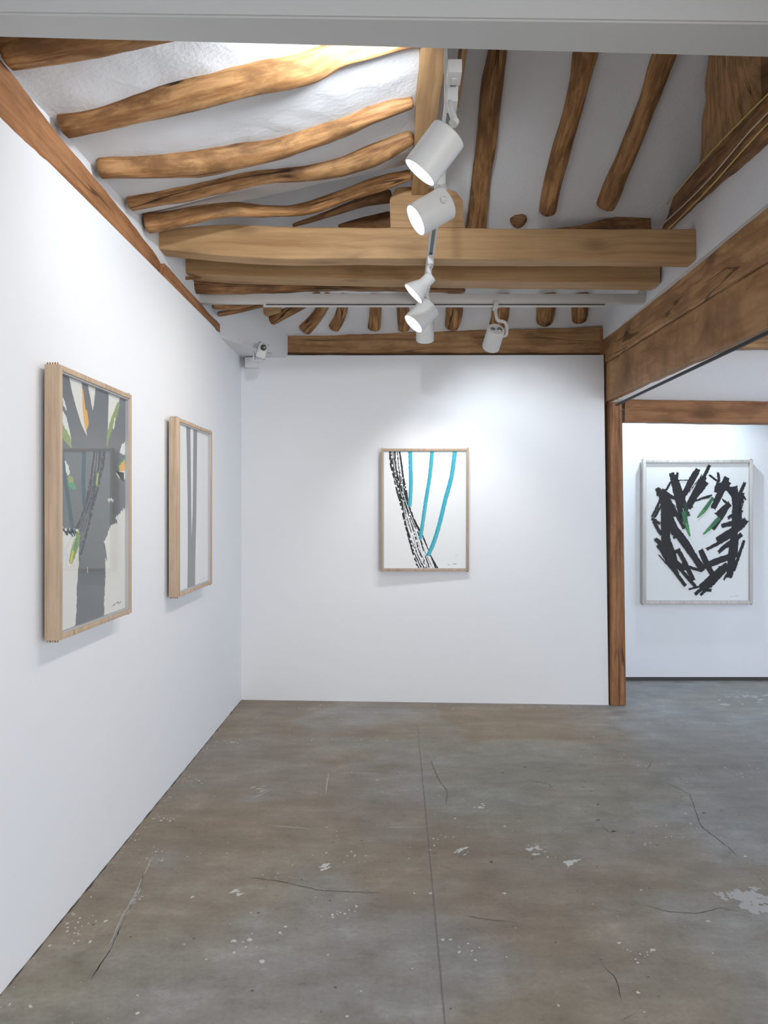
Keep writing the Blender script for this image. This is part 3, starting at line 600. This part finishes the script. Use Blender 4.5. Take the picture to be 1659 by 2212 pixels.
# ------------------------------------------------------------------ pictures
GLASS = bpy.data.materials.new('picture glass'); GLASS.use_nodes = True; nt = GLASS.node_tree; nt.nodes.clear()
ou = nt.nodes.new('ShaderNodeOutputMaterial'); mx = nt.nodes.new('ShaderNodeMixShader'); tr = nt.nodes.new('ShaderNodeBsdfTransparent'); gl = nt.nodes.new('ShaderNodeBsdfGlossy'); ge = nt.nodes.new('ShaderNodeNewGeometry')
gl.inputs['Roughness'].default_value = .0
dt = nt.nodes.new('ShaderNodeVectorMath'); dt.operation = 'DOT_PRODUCT'; nt.links.new(ge.outputs['Normal'], dt.inputs[0]); nt.links.new(ge.outputs['Incoming'], dt.inputs[1])
def nm(op, a, b=None):
    x = nt.nodes.new('ShaderNodeMath'); x.operation = op
    for k, v in enumerate((a, b)):
        if v is None: continue
        if hasattr(v, 'links'): nt.links.new(v, x.inputs[k])
        else: x.inputs[k].default_value = v
    return x.outputs[0]
fres = nm('ADD', nm('MULTIPLY', nm('POWER', nm('SUBTRACT', 1.0, nm('ABSOLUTE', dt.outputs['Value'])), 4.0), .93), .008)   # Fresnel reflectance of a glass sheet, the same from both sides
nt.links.new(fres, mx.inputs[0]); nt.links.new(tr.outputs[0], mx.inputs[1]); nt.links.new(gl.outputs[0], mx.inputs[2]); nt.links.new(mx.outputs[0], ou.inputs[0])
class Canvas:
    """flat artwork: shapes in local (s right, z up) coordinates on a sheet"""
    def __init__(s, M): s.bm = bmesh.new(); s.M = M; s.lay = 0
    def put(s, pts, mi):
        s.lay += 1; e = .0004+s.lay*.000025
        vs = [s.bm.verts.new(s.M @ Vector((p[0], -e, p[1]))) for p in pts]
        try: s.bm.faces.new(vs).material_index = mi
        except ValueError: pass
    def poly(s, pts, mi, rag=0):
        out = []
        for a, b in zip(pts, pts[1:]+pts[:1]):
            L = math.hypot(a[0]-b[0], a[1]-b[1]); n = max(1, int(L/.006)) if rag else 1
            for k in range(n):
                f = k/n; x = a[0]*(1-f)+b[0]*f; y = a[1]*(1-f)+b[1]*f
                out.append((x+random.uniform(-rag, rag)*.5, y+random.uniform(-rag, rag)))
        # scanline fill: rows of narrow trapezoids, clipped to the sheet
        s.lay += 1; e = .0004+s.lay*.000025; hgt = .0025
        za = max(s.z0, min(p[1] for p in out)); zb = min(s.z1, max(p[1] for p in out)); n = max(1, int((zb-za)/hgt)+1)
        def cross(z):
            xs = []
            for a, b in zip(out, out[1:]+out[:1]):
                if (a[1] <= z) != (b[1] <= z): xs.append(a[0]+(b[0]-a[0])*(z-a[1])/(b[1]-a[1]))
            return sorted(xs)
        zs = [za+(zb-za)*(k+.002)/(n+.004) for k in range(n+1)]
        for z0_, z1_ in zip(zs, zs[1:]):
            c0, c1, cm = cross(z0_), cross(z1_), cross((z0_+z1_)/2)
            if not (len(c0) == len(c1) == len(cm)): c0 = c1 = cm
            for k in range(0, len(c0)-1, 2):
                q = [(c0[k], z0_), (c0[k+1], z0_), (c1[k+1], z1_), (c1[k], z1_)]
                q = [(min(max(x, s.x0), s.x1), z) for x, z in q]
                if q[1][0]-q[0][0] < 1e-5 and q[2][0]-q[3][0] < 1e-5: continue
                s.bm.faces.new([s.bm.verts.new(s.M @ Vector((x, -e, z))) for x, z in q]).material_index = mi
    def stroke(s, pts, wds, mi, rag=.0015, gap=0, step=.006, endrag=0):
        """brush stroke: ragged ribbon"""
        if not isinstance(wds, (list, tuple)): wds = [wds]*len(pts)
        V_ = catmull([Vector((p[0], p[1], w_)) for p, w_ in zip(pts, wds)], max(2, int(sum(math.hypot(a[0]-b[0], a[1]-b[1]) for a, b in zip(pts, pts[1:]))/step/(len(pts)-1))))
        s.lay += 1; e = .0004+s.lay*.000025; prev = None; ns = random.random()*99
        for i, p in enumerate(V_):
            q = V_[min(i+1, len(V_)-1)]-V_[max(i-1, 0)]; L = math.hypot(q.x, q.y) or 1; nx, ny = -q.y/L, q.x/L
            a = p.z/2+random.uniform(-rag, rag); b = p.z/2+random.uniform(-rag, rag)
            a = max(a, .0003); b = max(b, .0003)
            k1 = (min(max(p.x+nx*a, s.x0), s.x1), min(max(p.y+ny*a, s.z0), s.z1)); k2 = (min(max(p.x-nx*b, s.x0), s.x1), min(max(p.y-ny*b, s.z0), s.z1))
            if gap and noise.noise(Vector((i*.35, ns, 0))) > gap: prev = None; continue
            cur = [s.bm.verts.new(s.M @ Vector((k[0], -e, k[1]))) for k in (k1, k2)]
            if prev: s.bm.faces.new((prev[0], prev[1], cur[1], cur[0])).material_index = mi
            prev = cur
def picture(name, label, M, w_, h_, t_, inset, spine, mats_art, draw, framem, glass=True, lip=.020, group=None):
    """local frame: s to the right, -y towards the viewer, z up; origin at the picture's centre on the wall side"""
    root = empty('framed_picture', M @ Vector((0, 0, -h_/2)))
    bm = bmesh.new(); hw, hh = w_/2, h_/2
    def bar(a, b): box(bm, a, b, .0015)
    bar((-hw, -t_, -hh), (-hw+lip, 0, hh)); bar((hw-lip, -t_, -hh), (hw, 0, hh)); 
    bar((-hw+lip, -t_, hh-lip), (hw-lip, 0, hh)); bar((-hw+lip, -t_, -hh), (hw-lip, 0, -hh+lip))
    boxuv(bm)
    for v in bm.verts: v.co = M @ v.co
    obj('frame', bm, framem, root, .5)
    bm = bmesh.new(); box(bm, (-hw+lip, -t_+inset+.004, -hh+lip), (hw-lip, -.004, hh-lip))
    for v in bm.verts: v.co = M @ v.co
    obj('backing_board', bm, mats_art[0], root)
    # spacer strips between glass and sheet
    bm = bmesh.new(); g = spine; ix, iz = hw-lip, hh-lip
    for a, b in (((-ix, -t_+.006, -iz), (-ix+g, -t_+inset+.0038, iz)), ((ix-g, -t_+.006, -iz), (ix, -t_+inset+.0038, iz)), ((-ix+g, -t_+.006, iz-g), (ix-g, -t_+inset+.0038, iz)), ((-ix+g, -t_+.006, -iz), (ix-g, -t_+inset+.0038, -iz+g))): box(bm, a, b)
    for v in bm.verts: v.co = M @ v.co
    obj('spacer', bm, mat('spacer board', (.45, .45, .46), .7), root)
    cv = Canvas(M @ Matrix.Translation((0, -t_+inset+.003, 0))); cv.x0, cv.x1, cv.z0, cv.z1 = -ix+g, ix-g, -iz+g, iz-g
    cv.put([(-ix+g, -iz+g), (ix-g, -iz+g), (ix-g, iz-g), (-ix+g, iz-g)], 0)
    draw(cv); obj('artwork', cv.bm, mats_art, root, 'norecalc')
    if glass:
        bm = bmesh.new(); f = quad(bm, [M @ Vector(p) for p in ((-ix+.0005, -t_+.005, -iz+.0005), (ix-.0005, -t_+.005, -iz+.0005), (ix-.0005, -t_+.005, iz-.0005), (-ix+.0005, -t_+.005, iz-.0005))])
        f.normal_update()
        if f.normal.dot((M.to_3x3() @ Vector((0, -1, 0)))) < 0: f.normal_flip()
        obj('glass_pane', bm, GLASS, root, 'norecalc')
    for sx in (-1, 1):
        for sz in (-1, 1):
            for k in range(5):
                y = -.008-(t_-.02)*k/4; x = sx*(hw-.007)
                bm = bmesh.new(); lathe(bm, [(0, .0028), (.011, .0028), (.012, .0018)], (x, y, sz*(hh-.004)), (x, y, sz*(hh+.02)), 8)
                for v in bm.verts: v.co = M @ v.co
                obj('dowel', bm, RED if k % 2 else OLD, root, .6)
    tag(root, label, 'picture', group); return root
PAPER = mat('white paper', (.80, .81, .80), .8); CREAM = mat('cream paper', (.70, .69, .64), .8)
INK = mat('black paint', (.004, .004, .007), .6); CHAR = mat('black crayon', (.02, .02, .023), .8); GP = mat('grey paint', (.135, .145, .155), .6)
GP2 = mat('mid grey paint', (.20, .205, .21), .6)
TEAL = mat('turquoise paint', (.03, .40, .52), .5); TEALD = mat('deep turquoise', (.02, .27, .37), .5); TEALG = mat('green turquoise', (.10, .45, .45), .5)
ORG = mat('orange paint', (.75, .40, .08), .6); YG = mat('yellow green', (.25, .33, .11), .6); GRN = mat('green paint', (.07, .30, .14), .6); YLW = mat('yellow paint', (.60, .58, .10), .6); LINE = mat('pencil grey', (.25, .25, .26), .7)
def signature(cv, x, z, s=.02):
    for k in range(3):
        x0 = x+k*s*1.5; cv.stroke([(x0, z+random.uniform(-.2, .2)*s), (x0+.3*s, z+.3*s), (x0+.6*s, z-.1*s), (x0+1.1*s, z+.2*s)], .0018, len(SIG)-1, .0004, step=.003)
SIG = [0]
# --- left wall pictures; local s runs away from the viewer (world +Y), front faces +X
def left_picture(name, label, Y0, Y1, z0, z1, draw_px, mats_, seed, insetd=.018):
    global SIG
    Xf = -1.190; t_ = .056
    M = Matrix(((0, -1, 0, Xf-t_), (1, 0, 0, (Y0+Y1)/2), (0, 0, 1, (z0+z1)/2), (0, 0, 0, 1)))
    Xa = Xf-insetd+.003
    def loc(px, py):
        p = atX(px, py, Xa); return (p.y-(Y0+Y1)/2, p.z-(z0+z1)/2)
    def draw(cv): random.seed(seed); draw_px(cv, loc)
    SIG = mats_
    return picture(name, label, M, Y1-Y0, z1-z0, t_, insetd, .006, mats_, draw, ASH)
def z6(q, loc): return loc(60+q[0]*.2983, 760+q[1]*.2983)
def draw_tree(cv, loc):
    raw = cv.stroke
    cv.stroke = lambda p, w_, *a_, **k_: raw(p, [v*1.8 for v in w_] if isinstance(w_, list) else w_*1.6, *a_, **k_)
    L = lambda pts: [z6(q, loc) for q in pts]
    grey = [(150, 60), (800, 60), (800, 1060), (712, 1130), (685, 1160), (640, 1195), (660, 1235), (610, 1250), (595, 1290), (580, 1340), (562, 1385), (568, 1480), (572, 1560), (570, 1700), (562, 1800), (565, 1960), (560, 2040), (340, 2040), (358, 1960), (368, 1800), (365, 1700), (378, 1560), (382, 1400), (380, 1300), (345, 1290), (310, 1285), (270, 1290), (245, 1215), (150, 1150)]
    cv.poly(L(grey), 1, .008)
    cv.poly(L([(298, 120), (400, 190), (412, 400), (440, 612), (402, 535), (360, 400), (326, 265)]), 0, .002)
    cv.poly(L([(436, 190), (506, 200), (490, 370), (480, 428)]), 0, .002)
    cv.poly(L([(597, 250), (680, 300), (660, 430), (620, 520), (588, 590), (592, 450)]), 0, .002)
    cv.poly(L([(150, 260), (250, 405), (290, 470), (312, 560), (326, 640), (290, 600), (250, 520), (150, 400)]), 0, .002)
    cv.poly(L([(725, 640), (690, 670), (672, 735), (730, 750)]), 0, .004)
    cv.poly(L([(725, 800), (690, 850), (645, 880), (660, 905), (725, 930)]), 0, .006)
    for k in range(7): cv.stroke(L([(650+k*5, 870+k*7), (705, 880+k*9)]), .004, 5, .0015)
    cv.poly(L([(402, 330), (418, 400), (440, 430), (452, 520), (432, 578), (415, 500)]), 2, .002)
    cv.stroke(L([(405, 270), (412, 330), (420, 420)]), [.006, .008, .012], 2, .001)
    cv.stroke(L([(668, 370), (640, 460), (612, 540), (590, 620), (582, 690)]), [.012, .022, .02, .014, .004], 3, .003)
    cv.stroke(L([(640, 480), (628, 560)]), .008, 0, .003)
    cv.stroke(L([(246, 520), (275, 590), (305, 640), (326, 695)]), [.018, .022, .02, .006], 3, .003)
    cv.stroke(L([(262, 330), (275, 380), (292, 425)]), [.004, .010, .002], 0, .003)
    cv.stroke(L([(282, 790), (300, 860), (308, 910)]), [.006, .014, .006], 0, .004, gap=.3)
    cv.stroke(L([(305, 900), (325, 945), (345, 985)]), [.012, .022, .006], 3, .004)
    cv.stroke(L([(300, 955), (340, 975), (362, 990)]), [.006, .014, .004], 4, .003)
    cv.stroke(L([(520, 870), (512, 920), (505, 975)]), [.008, .014, .010], 3, .003); cv.stroke(L([(514, 880), (508, 960)]), .004, 0, .002)
    cv.stroke(L([(660, 838), (690, 815), (715, 790)]), [.012, .016, .02], 4, .003); cv.stroke(L([(672, 850), (715, 815)]), [.016, .026], 2, .003)
    cv.stroke(L([(372, 1300), (370, 1360), (345, 1440), (318, 1525)]), [.018, .022, .024, .014], 3, .003)
    cv.stroke(L([(366, 1350), (345, 1450)]), .008, 4, .003); cv.stroke(L([(340, 1440), (316, 1532)]), .010, 6, .003)
    for k in range(10): cv.stroke(L([(265+k*9, 1280+random.uniform(0, 20)), (285+k*8, 1300+random.uniform(10, 45))]), .004, 5, .0015)
    for k in range(6): cv.stroke(L([(585+k*6, 1080+random.uniform(-20, 15)), (600+k*6, 1075+random.uniform(-20, 15))]), .003, 0, .001)
    cv.stroke(L([(562, 1385), (570, 1450), (580, 1512)]), [.004, .008, .003], 1, .001)
    cv.stroke(L([(440, 1560), (441, 1600)]), .003, 0, .001)
    cv.stroke(L([(622, 1840), (642, 1825)]), .003, 7, .0005); cv.stroke(L([(650, 1822), (660, 1810), (668, 1822), (682, 1808)]), .003, 7, .0005)
TREE = [CREAM, GP, ORG, YG, GRN, CHAR, YLW, LINE]
left_picture('tree', 'larger nearer picture on the left wall, a grey tree shape with orange and green streaks', 2.55, 3.24, 1.086, 2.062, draw_tree, TREE, 7)
def draw_v(cv, loc):
    L = lambda pts: [z6(q, loc) for q in pts]
    cv.poly(L([(1153, 480), (1184, 490), (1187, 800), (1190, 1100), (1193, 1352), (1201, 1150), (1204, 900), (1206, 500), (1234, 520), (1231, 800), (1227, 1200), (1220, 1500), (1217, 1760), (1162, 1780), (1166, 1500), (1165, 1100), (1160, 800)]), 1, .0018)
    cv.stroke(L([(1262, 1655), (1272, 1645)]), .002, 2, .0004); cv.stroke(L([(1276, 1642), (1284, 1638), (1290, 1640)]), .002, 2, .0004)
left_picture('stripes', 'smaller farther picture on the left wall, two grey stripes meeting in a narrow V', 3.94, 4.645, 1.070, 2.050, draw_v, [PAPER, GP2, LINE], 8)
# --- rear wall picture
def flat_picture(label, px0, px1, py0, py1, d, t_, drawf, mats_, framem, rot=0, **kw):
    a = P(px0, py0, d); b = P(px1, py1, d); c = (a+b)/2
    M = Matrix.Translation((c.x, d+t_, c.z)) @ Matrix.Rotation(rot, 4, 'Z')
    ins = kw.pop('insetd', .014); da = d+ins-.003
    def loc(px, py):
        p = P(px, py, da); return (p.x-c.x, p.z-c.z)
    return picture('p', label, M, b.x-a.x, a.z-b.z, t_, ins, .004, mats_, lambda cv: drawf(cv, loc), framem, **kw)
def draw_blue(cv, loc):
    random.seed(11)
    z7 = lambda x, y: loc(790+x*.1567, 940+y*.1567)
    Lc = [(322, 200), (345, 400), (390, 600), (430, 780), (465, 930), (510, 1180), (590, 1420), (650, 1620), (725, 1850)]
    Rc = [(468, 200), (492, 400), (525, 600), (560, 780), (600, 950), (690, 1180), (790, 1400), (880, 1620), (1000, 1850)]
    for k in range(13):
        f = k/12; w0 = random.choice((.003, .004, .006)) if k not in (0, 2, 6, 11, 12) else .0105
        ph = random.random()*6
        pts = []
        for i, (l, r) in enumerate(zip(Lc, Rc)):
            g = min(1, max(0, f+.10*math.sin(i*1.1+ph)))
            pts.append(z7(l[0]*(1-g)+r[0]*g, l[1]*(1-g)+r[1]*g))
        cv.stroke(pts, [w0*random.uniform(.5, 1.5) for _ in pts], 1, .0016, gap=.34)
    for pts, wd in (([(612, 200), (618, 450), (622, 700), (608, 985)], .030), ([(918, 200), (885, 550), (830, 900), (790, 1180), (752, 1435)], .029), ([(1232, 200), (1185, 560), (1095, 900), (1010, 1250), (930, 1500), (858, 1662)], .033)):
        cv.stroke([z7(*q) for q in pts], wd*.5/.5*1.0, 2, .0012)
        cv.stroke([z7(q[0]-16, q[1]) for q in pts], .007, 3, .0012, gap=.25)
        cv.stroke([z7(q[0]+14, q[1]) for q in pts[len(pts)//2:]], .009, 4, .0012)
        cv.stroke([z7(q[0]+24, q[1]) for q in pts], .0012, 1, .0005, gap=.2)
    cv.stroke([z7(1130, 1790), z7(1160, 1780)], .002, 1, .0003); cv.stroke([z7(1200, 1780), z7(1215, 1768), z7(1225, 1780), z7(1255, 1772)], .0025, 1, .0004); cv.stroke([z7(1235, 1665), z7(1262, 1648)], .0018, 5, .0003)
flat_picture('picture on the rear wall, three turquoise strokes meeting a bundle of black lines', 823.5, 1013, 969, 1233.5, 5.735, .05, draw_blue, [PAPER, CHAR, TEAL, TEALD, TEALG, LINE], ASH, lip=.018)
# --- picture in the next room
def draw_wreath(cv, loc):
    random.seed(5)
    q = lambda x, y: loc(1370+x*.1688, 970+y*.1688)
    S = [  # x1,y1,x2,y2,width in zoom px
        (480, 305, 620, 900, 75), (520, 330, 690, 860, 60), (820, 255, 600, 650, 75), (780, 300, 650, 560, 60), (970, 205, 870, 420, 42), (900, 350, 690, 760, 85), (930, 420, 740, 650, 70), (560, 300, 530, 400, 30),
        (1075, 300, 1090, 420, 34), (960, 330, 1080, 420, 26), (1190, 360, 1010, 760, 80), (1100, 430, 1060, 560, 90), (1220, 420, 1100, 560, 60), (1180, 470, 1320, 640, 70), (1270, 480, 1330, 900, 95), (1420, 430, 1330, 640, 45), (1390, 560, 1360, 700, 50), (1340, 560, 1435, 650, 26),
        (1000, 590, 800, 660, 24), (980, 610, 780, 665, 20), (1230, 700, 1060, 850, 70), (1200, 740, 1010, 1030, 55), (1130, 640, 1200, 700, 26), (1320, 640, 1300, 1050, 120), (1420, 920, 1120, 985, 62), (1440, 910, 1330, 1030, 70), (1390, 790, 1200, 880, 40),
        (1350, 1000, 1060, 1170, 90), (1300, 1080, 930, 1285, 42), (1380, 1090, 1180, 1250, 60), (1290, 1000, 1220, 1640, 95), (1250, 1180, 1080, 1320, 50), (1410, 1170, 1290, 1520, 38), (1360, 1320, 1280, 1560, 36), (1330, 1100, 1310, 1380, 34),
        (1240, 1370, 900, 1500, 80), (850, 1290, 1010, 1620, 72), (1190, 1470, 850, 1760, 62), (1200, 1500, 960, 1760, 60), (1100, 1500, 1060, 1620, 30), (1060, 1620, 780, 1860, 44), (1000, 1700, 850, 1870, 34), (700, 1795, 980, 1730, 26), (990, 1810, 880, 1800, 40), (1180, 1600, 1150, 1680, 20), (1240, 1560, 1230, 1650, 34),
        (330, 500, 300, 600, 34), (290, 500, 360, 620, 50), (360, 520, 440, 860, 110), (400, 560, 540, 640, 46), (420, 600, 640, 1020, 42), (430, 640, 530, 860, 50), (480, 400, 390, 560, 22), (340, 640, 230, 870, 30), (350, 720, 260, 880, 30), (225, 890, 330, 960, 40), (250, 920, 350, 1100, 44),
        (400, 700, 400, 1200, 120), (440, 850, 560, 1130, 100), (500, 1000, 740, 1330, 100), (620, 1150, 880, 1560, 80), (700, 1300, 900, 1540, 60), (270, 1150, 420, 1260, 56), (300, 1230, 480, 1420, 60), (400, 1150, 520, 1500, 110), (450, 1280, 590, 1330, 34), (560, 1280, 760, 1680, 52), (480, 1420, 640, 1560, 80),
        (310, 1350, 500, 1560, 14), (420, 1430, 660, 1750, 46), (560, 1500, 790, 1760, 42), (600, 1480, 860, 1560, 36), (880, 1560, 740, 1530, 26), (460, 1420, 560, 1600, 50), (350, 1300, 430, 1450, 40),
        (690, 400, 560, 400, 12), (700, 560, 830, 380, 10), (430, 640, 600, 800, 8), (600, 820, 500, 760, 7), (1240, 560, 1170, 520, 14), (750, 750, 720, 740, 20), (610, 800, 620, 930, 14), (1400, 660, 1360, 800, 10), (1370, 660, 1350, 820, 8)]
    for (x1, y1, x2, y2, wd) in S:
        w_ = wd*.1688*6.45/F*1.05; mx_, my_ = (x1+x2)/2+random.uniform(-6, 6), (y1+y2)/2+random.uniform(-6, 6)
        cv.stroke([q(x1, y1), q(mx_, my_), q(x2, y2)], [w_*.85, w_, w_*.8], 1, .003)
        for k in range(3 if wd > 30 else 1):          # bristle streaks past the ends and along the edges
            o_ = random.uniform(-.55, .55)*wd; L_ = math.hypot(x2-x1, y2-y1); nx, ny = -(y2-y1)/L_*o_, (x2-x1)/L_*o_; ex = random.uniform(-.02, 14)/L_
            cv.stroke([q(x1+nx-(x2-x1)*ex, y1+ny-(y2-y1)*ex), q(x2+nx+(x2-x1)*ex, y2+ny+(y2-y1)*ex)], w_*.12, 1, .0015, gap=.25)
    for pts, wd in (([(630, 800), (665, 950), (715, 1115)], (60, 52, 14)), ([(1010, 620), (900, 780), (810, 880)], (34, 44, 14)), ([(1090, 880), (980, 1000), (885, 1095)], (50, 40, 12))):
        ws_ = [v*.1688*6.45/F for v in wd]
        cv.stroke([q(*p) for p in pts], ws_, 2, .002)
        cv.stroke([q(*p) for p in pts[1:]], [v*.4 for v in ws_[1:]], 3, .002)
    for k in range(3): cv.stroke([q(640+k*14, 700), (q(660+k*12, 880))], .004, 2, .001)
    cv.stroke([q(1225, 1885), q(1265, 1888)], .0018, 4, .0003); cv.stroke([q(1285, 1885), q(1300, 1875), q(1330, 1884)], .0022, 4, .0003)
wreath = flat_picture('picture in the next room, a ragged wreath of black strokes with green tips', 1389, 1627, 993, 1305, 6.46, .05, draw_wreath, [PAPER, INK, mat('dark green paint', (.02, .14, .05), .5), mat('leaf green paint', (.05, .42, .06), .5), LINE], GREYF, lip=.028)

# ------------------------------------------------------------------ security camera, box, wire loop
sc_ = empty('security_camera', P(556, 770, 5.44))
M = Matrix.Translation(P(566, 757.5, 5.40)) @ Matrix.Rotation(.30, 4, 'Z') @ Matrix.Rotation(.26, 4, 'Y') @ Matrix.Rotation(.2, 4, 'X')
bm = bmesh.new(); box(bm, (-.036, -.012, -.058), (.036, .014, .058), .011, M); obj('body', bm, WHITE, sc_, .9)
bm = bmesh.new(); box(bm, (-.037, .0141, -.059), (.037, .024, .059), .004, M); obj('back_shell', bm, BLACK, sc_, .9)
bm = bmesh.new(); lathe(bm, [(0, .023), (.003, .023), (.004, .020)], M @ Vector((.004, -.0115, .025)), M @ Vector((.004, -.05, .025)), 28); obj('lens', bm, BLACK, sc_, .6)
bm = bmesh.new(); M2 = Matrix.Translation(P(555, 766, 5.43)); box(bm, (-.030, -.004, -.045), (-.022, .05, .03), .003, M2); box(bm, (-.030, -.004, -.05), (.03, .05, -.042), .003, M2); box(bm, (-.02, .02, -.045), (-.005, .12, -.03), .003, M2); obj('bracket', bm, WHITE, sc_, .7)
tag(sc_, 'small white security camera with round black lens in the upper corner', 'security camera')
bm = bmesh.new(); tube(bm, catmull([P(574, 764, 5.44), P(581, 762, 5.6), P(592, 765.5, 5.8), P(600, 762, 5.84), P(606, 766, 5.86)], 8), .0022, 6); tag(obj('camera_wire', bm, BLACK, None, True), 'thin dark wire lying between the security camera and the rear beam', 'wire')
bm = bmesh.new(); box(bm, (P(531, 0, 5.84).x, 5.80, P(0, 793, 5.8).z), (P(557, 0, 5.84).x, 5.875, P(0, 771, 5.8).z), .004); tag(obj('junction_box', bm, WALL, None, .6), 'white painted box in the corner under the security camera', 'box')
bm = bmesh.new(); pts = [P(1334, 856, 5.62), P(1336, 872, 5.6), P(1345, 884, 5.58), P(1358, 884, 5.58), P(1368, 876, 5.6), P(1369, 858, 5.62)]
tube(bm, catmull(pts, 8), .0022, 6); tag(obj('wire_loop', bm, mat('brass wire', (.45, .33, .16), .35, .8), None, True), 'thin loop of wire hanging under the big side beam above the post', 'wire')
# side window that lets daylight in, and one added behind the viewer for fill
def window(name, axis, at_, a0, a1, z0, z1):
    root = None; bm = bmesh.new(); t_ = .05
    cuts = [a0, (a0+a1)/2, a1]
    segs = [((a0, z0), (a1, z0+t_)), ((a0, z1-t_), (a1, z1)), ((a0, z0+t_), (a0+t_, z1-t_)), ((a1-t_, z0+t_), (a1, z1-t_)), (((a0+a1)/2-t_/2, z0+t_), ((a0+a1)/2+t_/2, z1-t_))]
    for (p, q) in segs:
        if axis == 'x': box(bm, (at_, p[0], p[1]), (at_+.05, q[0], q[1]))
        else: box(bm, (p[0], at_-.05, p[1]), (q[0], at_, q[1]))
    return struct(name, bm, WHITE)
window('window_1', 'x', 4.67, 3.6, 5.6, .5, 2.5); window('added_window', 'y', -2.95, 1.7, 4.4, .6, 2.8)
